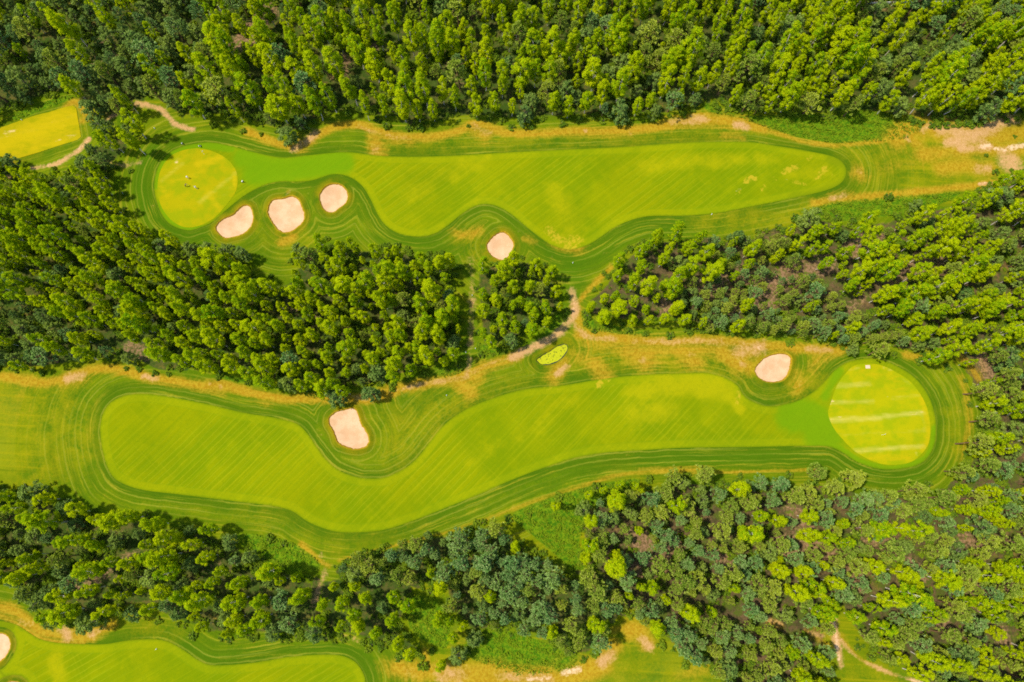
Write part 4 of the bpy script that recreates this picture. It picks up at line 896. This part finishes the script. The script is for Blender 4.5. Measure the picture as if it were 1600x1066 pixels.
def scatter(name, pts, vi, rz, sc, variants, label, cat=None):
    """one stuff object: copies of real scene objects' shapes on points"""
    me = bpy.data.meshes.new(name); me.vertices.add(len(pts)); me.vertices.foreach_set('co', np.asarray(pts, np.float32).ravel())
    for k, ty, v in (('vi', 'INT', vi), ('rz', 'FLOAT', rz), ('sc', 'FLOAT', sc)):
        a = me.attributes.new(k, ty, 'POINT'); a.data.foreach_set('value', np.asarray(v, np.int32 if ty == 'INT' else np.float32))
    o = link(name, me, kind='stuff', label=label)
    ng = bpy.data.node_groups.new(name, 'GeometryNodeTree')
    ng.interface.new_socket('Geometry', in_out='INPUT', socket_type='NodeSocketGeometry')
    ng.interface.new_socket('Geometry', in_out='OUTPUT', socket_type='NodeSocketGeometry')
    N, L = ng.nodes, ng.links
    gi, go = N.new('NodeGroupInput'), N.new('NodeGroupOutput')
    jn = N.new('GeometryNodeJoinGeometry')
    for objs in variants:
        g2 = N.new('GeometryNodeGeometryToInstance'); j2 = N.new('GeometryNodeJoinGeometry'); L.new(j2.outputs[0], g2.inputs[0])
        for ob in objs:
            oi = N.new('GeometryNodeObjectInfo'); oi.transform_space = 'ORIGINAL'; oi.inputs['Object'].default_value = ob
            L.new(oi.outputs['Geometry'], j2.inputs[0])
        L.new(g2.outputs[0], jn.inputs[0])
    ip = N.new('GeometryNodeInstanceOnPoints')
    def at(n, ty):
        x = N.new('GeometryNodeInputNamedAttribute'); x.data_type = ty; x.inputs['Name'].default_value = n; return x.outputs['Attribute']
    cx = N.new('ShaderNodeCombineXYZ'); L.new(at('rz', 'FLOAT'), cx.inputs[2])
    e2r = N.new('FunctionNodeEulerToRotation'); L.new(cx.outputs[0], e2r.inputs[0])
    L.new(gi.outputs[0], ip.inputs['Points']); L.new(jn.outputs[0], ip.inputs['Instance'])
    ip.inputs['Pick Instance'].default_value = True
    L.new(at('vi', 'INT'), ip.inputs['Instance Index']); L.new(e2r.outputs[0], ip.inputs['Rotation']); L.new(at('sc', 'FLOAT'), ip.inputs['Scale'])
    L.new(ip.outputs[0], go.inputs[0])
    md = o.modifiers.new('scatter', 'NODES'); md.node_group = ng
    return o
for kind, nm, lab in (('b', 'birch_wood', 'mass of further birches filling the woods'), ('p', 'pine_wood', 'mass of further pines filling the woods'), ('q', 'blue_pine_wood', 'mass of further blue-green pines filling the woods'), ('l', 'broadleaf_wood', 'mass of further dark broadleaf trees in the woods')):
    ids = mass[kind]
    if not ids: continue
    vs = sorted(v for (k, v) in protos if k == kind)
    scatter(nm, [(trees[i][0], trees[i][1], TZ[i]) for i in ids], [trees[i][3] % len(vs) for i in ids], [trees[i][5] for i in ids], [trees[i][4] for i in ids], [protos[(kind, v)] for v in vs], lab)

# ---- shrubs along the wood edges (things) and undergrowth inside the woods (stuff)
shp = []
SHRUB_SPOTS = [(100,585),(60,582),(190,575),(215,578),(240,580),(262,583),(340,592),(388,600),(495,612),(660,588),(700,583),(715,572),(640,596),(612,605),(755,552),(770,553),(790,548),(815,538),(850,522),(872,505),(886,488),(912,505),(930,512),(950,514),(980,518),(1010,520),(1045,522),(1075,518),(1110,522),(1145,522),(1180,524),(1230,535),(1280,540),(1320,543),(600,196),(640,200),(655,198),(735,196),(800,196),(830,198),(882,196),(905,190),(945,186),(960,190),(985,188),(1025,182),(1045,178),(1085,168),(1120,170),(1320,180),(1400,178),(1430,190),(1470,198),(1520,196),(1560,188),(1390,305),(1420,310),(1460,306),(1555,270),(1240,342),(1300,330),(1225,360),(1200,365),(1185,360),(1135,368),(1010,380),(985,385),(945,432),(925,452),(385,402),(330,388),(420,430),(455,405),(480,392),(520,385),(540,388),(590,388),(640,392),(680,398),(716,420),(722,500),(724,540),(742,450),(744,520),(300,198),(335,196),(350,192),(375,200),(405,210),(200,262),(180,262),(190,300),(85,268),(60,270),(120,246),(92,250),(50,775),(150,795),(230,805),(290,822),(345,842),(420,842),(440,850),(395,860),(30,940),(55,960),(105,980),(165,970),(245,975),(300,995),(360,1002),(450,1002),(520,1003),(570,1012),(620,1030),(660,1040),(735,1015),(760,1005),(910,1035),(930,1025),(1030,1010),(1075,1040),(1120,1048),(1200,1058),(1280,1060),(1255,995),(1340,1015),(1360,1028),(1395,1040),(1440,1058),(1470,1050),(540,875),(600,855),(700,832),(760,815),(790,812),(830,800),(870,780),(930,762),(1010,748),(1080,745),(1160,748),(1230,745),(1310,752),(1360,765),(1415,762),(1455,755),(1490,742),(1510,710),(1525,665),(1518,630),(1510,600),(1480,572),(1440,562),(1400,552),(1545,240),(1590,215)]
for q in SHRUB_SPOTS:
    u, v = q[0] + rng.normal(0, 2.5), q[1] + rng.normal(0, 2.5)
    x, y = W([(u, v)], 1.0)[0]
    shp.append((x, y, u, v, float(rng.uniform(.55, 1.25))))
SP = np.array([(a, b) for a, b, *_ in shp]); opn = np.full(len(SP), 30.0)
for g in list(FW.values()) + [TEEW] + list(GRW.values()) + BKW + [PONDW]: opn = np.minimum(opn, sdist(SP, g))
places = [((0,0,300,220),'by the square tee'),((300,150,1100,230),'along the upper dry strip'),((1100,150,1600,300),'around the sandy patch at the upper right'),((0,220,420,420),'beside the upper green'),((400,370,730,540),'at the top of the large birch wood'),((0,560,640,640),'along the strip above the lower fairway'),((600,380,905,600),'around the small grove'),((905,360,1400,460),'at the top of the right wood'),((905,480,1500,590),'along the dry strip right of the pond'),((1200,300,1600,360),'below the right end of the upper fairway'),((0,740,520,900),'at the top of the lower left wood'),((0,900,700,1066),'along the lower left corner fairway'),((500,740,1400,890),'along the lower rim of the lower fairway'),((1380,560,1600,780),'around the lower green'),((700,900,1600,1070),'by the tracks at the bottom')]
sh_src = []; SHL = {}
cnt = {}
for i, ((x, y, u, v, s), o) in enumerate(zip(shp, opn)):
    if o < 1.0 or paint(np.array([[x, y]]), BARE)[0] > .35: continue
    pl = next((p for (a, b, c, d), p in places if a <= u <= c and b <= v <= d), 'at the wood edge')
    st, fo = SHRUBS[i % 4]
    lab = f"{'low' if s < .85 else 'rounded'} green shrub {pl}"; SHL[i] = lab
    root = empty('shrub', (x, y, tz(x, y)), float(rng.uniform(0, 6.28)), lab, 'shrub', f'shrubs {pl}, ' + ('low' if s < .85 else 'rounded'))
    root.scale = (s, s, s*float(rng.uniform(.8, 1.2)))
    a = link('stems', st, parent=root); b = link('foliage', fo, parent=root)
    if len(sh_src) < 4 and i % 4 == len(sh_src): sh_src.append((a, b))
# undergrowth under the trees
ug = []
for wk, poly in WOODW.items():
    lo, hi = poly.min(0), poly.max(0)
    n = int((hi-lo).prod() / (5.5 if wk in ('e1', 'e2', 'e3', 'e4', 's3', 's4') else 5.0))
    U = rng.uniform(lo, hi, (n, 2)); U = U[inside(U, poly)]
    g, ko = density(U)
    U = U[(g < .5 * rng.random(len(U)) + .1) & (ko < .3)]
    f = np.sin(U[:, 0]*.19 + 2*np.sin(U[:, 1]*.11)) + np.sin(U[:, 1]*.23)
    U = U[f + rng.normal(0, .8, len(U)) > -.3]
    ug.append(U)
ug = np.vstack(ug)
scatter('undergrowth', np.column_stack([ug, terrain(ug)]), rng.integers(0, 4, len(ug)), rng.uniform(0, 6.28, len(ug)), rng.uniform(.35, 1.15, len(ug)), sh_src, 'dark green undergrowth beneath the trees')
# tall weeds of the meadows: a few clumps joined in one object per meadow type
def weeds_mesh():
    Vs, Fs, o = [], [], 0
    r = np.random.default_rng(77)
    for g in MEADW:
        lo, hi = g.min(0), g.max(0)
        U = r.uniform(lo, hi, (int((hi-lo).prod() / .16), 2)); U = U[inside(U, g)]
        dens = np.sin(U[:, 0]*1.3 + 1.5*np.sin(U[:, 1]*.9)) + np.sin(U[:, 1]*1.7 + U[:, 0]*.4)
        U = U[dens + r.normal(0, .7, len(U)) > -.5]
        dens = np.sin(U[:, 0]*1.3 + 1.5*np.sin(U[:, 1]*.9)) + np.sin(U[:, 1]*1.7 + U[:, 0]*.4)
        zc = terrain(U) + r.uniform(.05, .35, len(U)) + np.clip(dens, 0, 2)*.35
        C = np.column_stack([U, zc])
        N = unit(np.column_stack([r.normal(0, .55, (len(U), 2)), np.ones(len(U))]))
        v, f = leaf_tris(C, N, .26, r)
        Vs.append(v); Fs.append(f + o); o += len(v)
    return np.vstack(Vs), np.vstack(Fs)
V, F = weeds_mesh()
link('meadow_weeds', mesh_from('meadow_weeds', V, F, smooth=False), M_MEADOW, kind='stuff', label='bright green tangled weeds at the wood edges')

# ------------------------------------------------------------------ golfers, trolleys, markers, shed
M_SKIN = plain('skin', (.42, .24, .16), .6); M_WHITE = plain('white_cloth', (.75, .75, .76), .8, .1, .06)
M_DARK = plain('dark_cloth', (.025, .027, .035), .8, .1); M_GREY = plain('grey_cloth', (.32, .34, .37), .8, .1); M_PINK = plain('pale_pink_cloth', (.62, .42, .38), .8, .1)
M_HAIR = plain('hair', (.05, .03, .02), .7); M_STEEL = plain('steel', (.5, .5, .52), .3, .6, .05); M_RUB = plain('rubber', (.02, .02, .02), .8)
M_PAINT = plain('white_paint', (.78, .78, .75), .5, .3, .05); M_RED = plain('red_cloth', (.55, .04, .03), .7)
def skin_mesh(name, verts, edges, radii, root, level=1):
    me = bpy.data.meshes.new(name); me.from_pydata(verts, edges, []); me.update()
    o = bpy.data.objects.new(name, me); COL.objects.link(o)
    md = o.modifiers.new('skin', 'SKIN'); md.use_smooth_shade = True
    sv = me.skin_vertices[0].data
    for i, r_ in enumerate(radii): sv[i].radius = (r_, r_)
    sv[root].use_root = True
    sb = o.modifiers.new('sub', 'SUBSURF'); sb.levels = level; sb.render_levels = level
    dg = bpy.context.evaluated_depsgraph_get()
    out = bpy.data.meshes.new_from_object(o.evaluated_get(dg))
    bpy.data.objects.remove(o); bpy.data.meshes.remove(me)
    out.name = name
    return out
def make_person(loc, rz, shirt, legs, hat, label, lean=.12, reach=.35, stride=.18):
    root = empty('person', loc, rz, label, 'person', 'golfers on the upper green'); root.scale = (1.2, 1.2, 1.12)
    V, E, Rr = [], [], []
    def add(p, r_, par=None):
        V.append(p); Rr.append(r_)
        if par is not None: E.append((par, len(V)-1))
        return len(V)-1
    pel = add((0, 0, .95), .135)
    wst = add((0, lean*.35, 1.12), .125, pel); ch = add((0, lean*.8, 1.33), .15, wst); nk = add((0, lean*1.15, 1.50), .06, ch)
    hd = add((0, lean*1.5, 1.60), .085, nk); add((0, lean*1.6, 1.70), .085, hd)
    for s in (-1, 1):
        hip = add((s*.10, 0, .90), .09, pel); kn = add((s*.12, .03+s*stride*.5, .50), .062, hip); an = add((s*.13, -.02+s*stride, .09), .042, kn)
        add((s*.15, .16+s*stride, .04), .04, an)
        sh = add((s*.19, lean*.9, 1.43), .062, ch); el = add((s*.24, lean+reach*.45, 1.18), .045, sh); wr = add((s*.07, lean+reach, .98), .030, el)
        pm = add((s*.05, lean+reach+.03, .92), .034, wr)
        for f in range(4):
            a = add((s*(.03+.018*f), lean+reach+.055, .885-.004*f), .010, pm); add((s*(.02+.018*f), lean+reach+.045, .855+.006*abs(f-1)), .009, a)
        th = add((s*.02, lean+reach+.01, .90), .011, pm); add((s*.01, lean+reach+.03, .875), .009, th)
    body = skin_mesh('body', V, E, Rr, 0)
    for m in (shirt, legs, M_SKIN, M_RUB): body.materials.append(m)
    for p in body.polygons:
        c = p.center
        if c.z < .08: p.material_index = 3
        elif c.z < .96 and abs(c.y) < .30 and not (c.y > lean+reach*.7): p.material_index = 1
        elif c.z > 1.50 or (c.y > lean+reach*.55 and c.z < 1.14): p.material_index = 2
        else: p.material_index = 0
    link('body', body, parent=root)
    # cap with peak
    cv, cf = [], []
    hc = np.array([0, lean*1.6, 1.70])
    n = 12
    for k, (rr, zz) in enumerate(((.108, .0), (.105, .05), (.075, .095), (.02, .112))):
        for j in range(n):
            t = 2*PI*j/n; cv.append((hc[0]+rr*math.cos(t), hc[1]+rr*math.sin(t), hc[2]+zz))
    for k in range(3):
        for j in range(n): cf.append((k*n+j, k*n+(j+1) % n, (k+1)*n+(j+1) % n, (k+1)*n+j))
    cf.append(tuple(3*n+j for j in range(n)))
    b = len(cv)
    for z0_ in (.0, .012):
        for j in range(6):
            t = PI*(.2+.6*j/5); cv.append((hc[0]+.10*math.cos(t), hc[1]+.10*math.sin(t), hc[2]+z0_)); cv.append((hc[0]+.13*math.cos(t), hc[1]+.19*math.sin(t), hc[2]+z0_-.01))
    for j in range(5):
        i = b+2*j; cf.append((i, i+1, i+3, i+2)); i += 12; cf.append((i, i+2, i+3, i+1)); cf.append((b+2*j+1, b+2*j+13, b+2*j+15, b+2*j+3))
    link('cap', mesh_from('cap', cv, cf), hat, root)
    # eyes, nose, hair at the back
    fv, ff = merge([(ico()[0]*.012+np.array([s*.033, lean*1.6+.082, 1.665]), ico()[1]) for s in (-1, 1)]); link('eyes', mesh_from('eyes', fv, ff), M_RUB, root)
    nv, nf = ico(); link('nose', mesh_from('nose', nv*np.array([.014, .022, .022])+np.array([0, lean*1.6+.092, 1.635]), nf), M_SKIN, root)
    link('hair', mesh_from('hair', nv*np.array([.088, .07, .075])+np.array([0, lean*1.6-.035, 1.665]), nf), M_HAIR, root)
    return root
def club(loc, rz, label):
    root = empty('golf_club', loc, rz, label, 'golf club')
    v, f = tube([(0, .0, .93), (.0, .12, .03)], [.011, .008], 6); link('shaft', mesh_from('shaft', v, f), M_STEEL, root)
    v, f = tube([(0, -.02, 1.0), (0, .0, .80)], [.016, .014], 6); link('grip', mesh_from('grip', v, f), M_RUB, root)
    v, f = tube([(-.02, .12, .02), (.11, .13, .02)], [.016, .018], 6); link('club_head', mesh_from('club_head', v, f), M_STEEL, root)
    return root
def gz(u, v, off=.10):
    x, y = W([(u, v)])[0]; return (x, y, tz(x, y) + off)
p1 = gz(294, 278); make_person(p1, R(200), M_WHITE, M_PINK, M_WHITE, 'golfer in white top and pale trousers standing on the green')
p2 = gz(291, 292); make_person(p2, R(-60), M_DARK, M_DARK, M_DARK, 'golfer in dark clothes and dark cap bending over the green', lean=.35, reach=.42)
p3 = gz(308, 295); make_person(p3, R(70), M_WHITE, M_GREY, M_GREY, 'golfer in white top and grey trousers walking on the green', stride=.3)
def held(p, rz, lean, reach):
    return (p[0] - math.sin(rz)*(lean+reach+.06), p[1] + math.cos(rz)*(lean+reach+.06), p[2])
club(held(p1, R(200), .12, .35), R(200), 'putter held by the golfer in pale trousers')
club(held(p2, R(-60), .35, .42), R(-60), 'putter held by the golfer in dark clothes')
def trolley(loc, rz, bagm, topm, label):
    root = empty('golf_trolley', loc, rz, label, 'golf trolley', 'golf trolleys left beside the upper green')
    def wheel(p, r_, w_):
        n = 14; V, F = [], []
        for s in (-1, 1):
            for j in range(n): t = 2*PI*j/n; V.append((p[0]+s*w_, p[1]+r_*math.cos(t), p[2]+r_*math.sin(t)))
        F = [(j, (j+1) % n, n+(j+1) % n, n+j) for j in range(n)] + [tuple(range(n))[::-1], tuple(n+j for j in range(n))]
        w = link('wheel', mesh_from('wheel', V, F, smooth=False), M_RUB, root)
        v, f = tube([(p[0]-w_*1.2, p[1], p[2]), (p[0]+w_*1.2, p[1], p[2])], [r_*.45, r_*.45], 8); link('hub', mesh_from('hub', v, f), M_PAINT, w)
    wheel((-.36, -.05, .15), .15, .035); wheel((.36, -.05, .15), .15, .035); wheel((0, .62, .12), .12, .03)
    fr = merge([tube([(-.36, -.05, .15), (.36, -.05, .15)], [.018, .018], 6), tube([(0, -.05, .15), (0, .62, .14)], [.02, .02], 6), tube([(0, .2, .16), (0, -.55, 1.02)], [.018, .016], 6)])
    link('frame', mesh_from('frame', *fr), M_STEEL, root)
    hd = tube([(-.16, -.58, 1.03), (.16, -.58, 1.03)], [.02, .02], 6); link('handle', mesh_from('handle', *hd), M_RUB, root)
    bg_ = tube([(0, .34, .20), (0, .05, .62), (0, -.16, .98), (0, -.2, 1.02)], [.15, .17, .19, .15], 10); link('bag', mesh_from('bag', *bg_), bagm, root)
    pk = tube([(.15, .2, .40), (.17, .02, .68)], [.09, .09], 8); link('pocket', mesh_from('pocket', *pk), topm, root)
    for k in range(6):
        a = k*1.05; bx_, by_ = .09*math.cos(a), .09*math.sin(a)
        v, f = merge([tube([(bx_, -.17+by_*.6, .95), (bx_*1.3, -.36+by_*.6, 1.22)], [.012, .012], 5), tube([(bx_*1.3, -.36+by_*.6, 1.20), (bx_*1.5, -.39+by_*.6, 1.28)], [.03, .05], 6)])
        link('club', mesh_from('club', v, f), topm if k % 2 else M_STEEL, root)
    um = tube([(-.2, .3, .25), (-.2, -.3, 1.1)], [.045, .03], 6); link('umbrella', mesh_from('umbrella', *um), topm, root)
    return root
trolley(gz(286, 226, .02), R(35), M_GREY, M_WHITE, 'grey golf trolley with white club covers on the rough above the green')
trolley(gz(313, 229, .08), R(-20), M_DARK, M_WHITE, 'dark golf trolley with white covers at the top rim of the green')
trolley(gz(379, 284, .08), R(80), M_WHITE, M_GREY, 'white golf trolley standing alone on the apron right of the green')
def flag(loc, label, fm):
    root = empty('flagstick', loc, R(30), label, 'flagstick')
    v, f = tube([(0, 0, -.1), (0, 0, 2.3)], [.022, .016], 6); link('pole', mesh_from('pole', v, f), M_PAINT, root)
    V, F = [], []
    for i in range(7):
        x = .02 + .55*i/6; yv = .05*math.sin(i*1.3); V += [(x, yv, 2.28-.02*i), (x, yv, 1.90-.01*i), (x, yv+.008, 2.28-.02*i), (x, yv+.008, 1.90-.01*i)]
    for i in range(6):
        a = 4*i; F += [(a, a+1, a+5, a+4), (a+2, a+6, a+7, a+3), (a, a+4, a+6, a+2), (a+1, a+3, a+7, a+5)]
    link('pennant', mesh_from('pennant', V, F), fm, root)
    n = 14; cv = [(.055*math.cos(2*PI*j/n), .055*math.sin(2*PI*j/n), .004) for j in range(n)] + [(.075*math.cos(2*PI*j/n), .075*math.sin(2*PI*j/n), .006) for j in range(n)]
    cf = [(j, (j+1) % n, n+(j+1) % n, n+j) for j in range(n)]
    link('cup_rim', mesh_from('cup_rim', cv, cf), M_PAINT, root)
flag(gz(1377, 680), 'white flagstick standing in the striped lower green', M_PAINT)
flag(gz(318, 240), 'slim flagstick near the top rim of the upper green', M_PAINT)
def post(u, v, label, r_=.11, h=.8, off=.02):
    root = empty('marker_post', gz(u, v, off), rng.uniform(0, 3), label, 'marker post')
    v_, f_ = tube([(0, 0, -.2), (0, 0, h*.8), (0, 0, h)], [r_, r_, r_*.7], 8); link('post', mesh_from('post', v_, f_), M_PAINT, root)
    v_, f_ = tube([(0, 0, -.1), (0, 0, .05)], [r_*1.6, r_*1.4], 8); link('foot', mesh_from('foot', v_, f_), M_STEEL, root)
for u, v, l in [(33,187,'white marker post at the upper rim of the square tee'),(895,411,'white marker post in the dark rough right of the small grove'),(243,202,'white marker post among trees above the upper green'),(193,303,'white marker post at the wood edge left of the upper green'),(1112,335,'white marker post on the lower rim of the upper fairway'),(738,462,'white marker post on the shaded footpath left of the grove'),(728,551,'white marker post at the left side of the footpath mouth'),(743,545,'white marker post at the right side of the footpath mouth'),(698,618,'white marker post in the rough below the footpath mouth'),(245,1014,'white marker post on the corner fairway at the bottom left')]:
    post(u, v, l)
# pale square board at the top rim of the striped green
bl = gz(1355.5, 573.5, .10)
rb = empty('board', bl, R(2), 'pale square board lying at the top rim of the striped green', 'board')
def box(x0, x1, y0, y1, z0, z1):
    V = np.array([(x, y, z_) for z_ in (z0, z1) for y in (y0, y1) for x in (x0, x1)], float)
    F = np.array([(0,2,3),(0,3,1),(4,5,7),(4,7,6),(0,1,5),(0,5,4),(2,6,7),(2,7,3),(0,4,6),(0,6,2),(1,3,7),(1,7,5)])
    return V, F
M_BOARD = plain('pale_board', (.46, .33, .25), .8, .1)
for k in range(4):
    v, f = box(-.82+.41*k+.012, -.82+.41*(k+1)-.012, -.6, .6, .03, .065+.004*(k % 2)); link('plank', mesh_from('plank', v, f, smooth=False), M_BOARD, rb)
v, f = merge([box(-.8, .8, -.45, -.38, .0, .029), box(-.8, .8, .38, .45, .0, .029)]); link('batten', mesh_from('batten', v, f, smooth=False), M_BOARD, rb)
# shed at the top edge
sx, sy = W([(1446, 2)])[0]
sh = empty('shed', (sx, sy+2.4, tz(sx, sy+2.4)), 0, 'small wooden shed with a half pale, half rusty roof at the top edge', 'shed')
M_WOOD = plain('shed_wood', (.20, .10, .05), .8); M_TIN = plain('pale_tin', (.58, .56, .55), .5, .4); M_RUST = plain('rusty_tin', (.24, .12, .07), .7)
for k in range(8):
    v, f = box(-2+.5*k+.01, -2+.5*(k+1)-.01, -2.53, -2.49-.01*(k % 2), 0, 2.2); link('plank', mesh_from('plank', v, f, smooth=False), M_WOOD, sh)
v, f = merge([box(-2, -1.9, -2.48, 2.5, 0, 2.2), box(1.9, 2, -2.48, 2.5, 0, 2.2), box(-1.89, 1.89, 2.4, 2.5, 0, 2.2), box(-1.89, 1.89, -2.48, -2.38, 0, 2.2)]); link('wall', mesh_from('wall', v, f, smooth=False), M_WOOD, sh)
for s, mt in ((-1, M_RUST), (1, M_TIN)):
    V = [(0, -2.9, 3.1), (s*2.4, -2.9, 2.1), (s*2.4, 2.9, 2.1), (0, 2.9, 3.1), (0, -2.9, 3.2), (s*2.4, -2.9, 2.2), (s*2.4, 2.9, 2.2), (0, 2.9, 3.2)]
    F = [(0,1,2,3),(4,7,6,5),(0,4,5,1),(3,2,6,7),(1,5,6,2)]
    link('roof_panel', mesh_from('roof_panel', V, F, smooth=False), mt, sh)
v, f = box(-.45, .45, -2.58, -2.545, .05, 2.0); link('door', mesh_from('door', v, f, smooth=False), M_RUST, sh)
# pale board fence running past the shed
fx0, fy0 = W([(1352, 8)])[0]; fx1, fy1 = W([(1492, 6)])[0]
fr_ = empty('fence', (fx0, fy0, tz(fx0, fy0)), math.atan2(fy1-fy0, fx1-fx0), 'low pale board fence half hidden by trees at the top edge', 'fence')
LN = math.hypot(fx1-fx0, fy1-fy0); nb = 12
for k in range(nb+1):
    if 7 <= k <= 8: continue
    v, f = box(LN*k/nb-.08, LN*k/nb+.08, -.08, .08, -.6, 1.2); link('post', mesh_from('post', v, f, smooth=False), M_PAINT, fr_)
    if k < nb and k not in (6, 7, 8):
        for q in range(3):
            v, f = box(LN*k/nb+.09, LN*(k+1)/nb-.09, -.03, .03, .15+.36*q, .42+.36*q); link('board', mesh_from('board', v, f, smooth=False), M_PAINT, fr_)
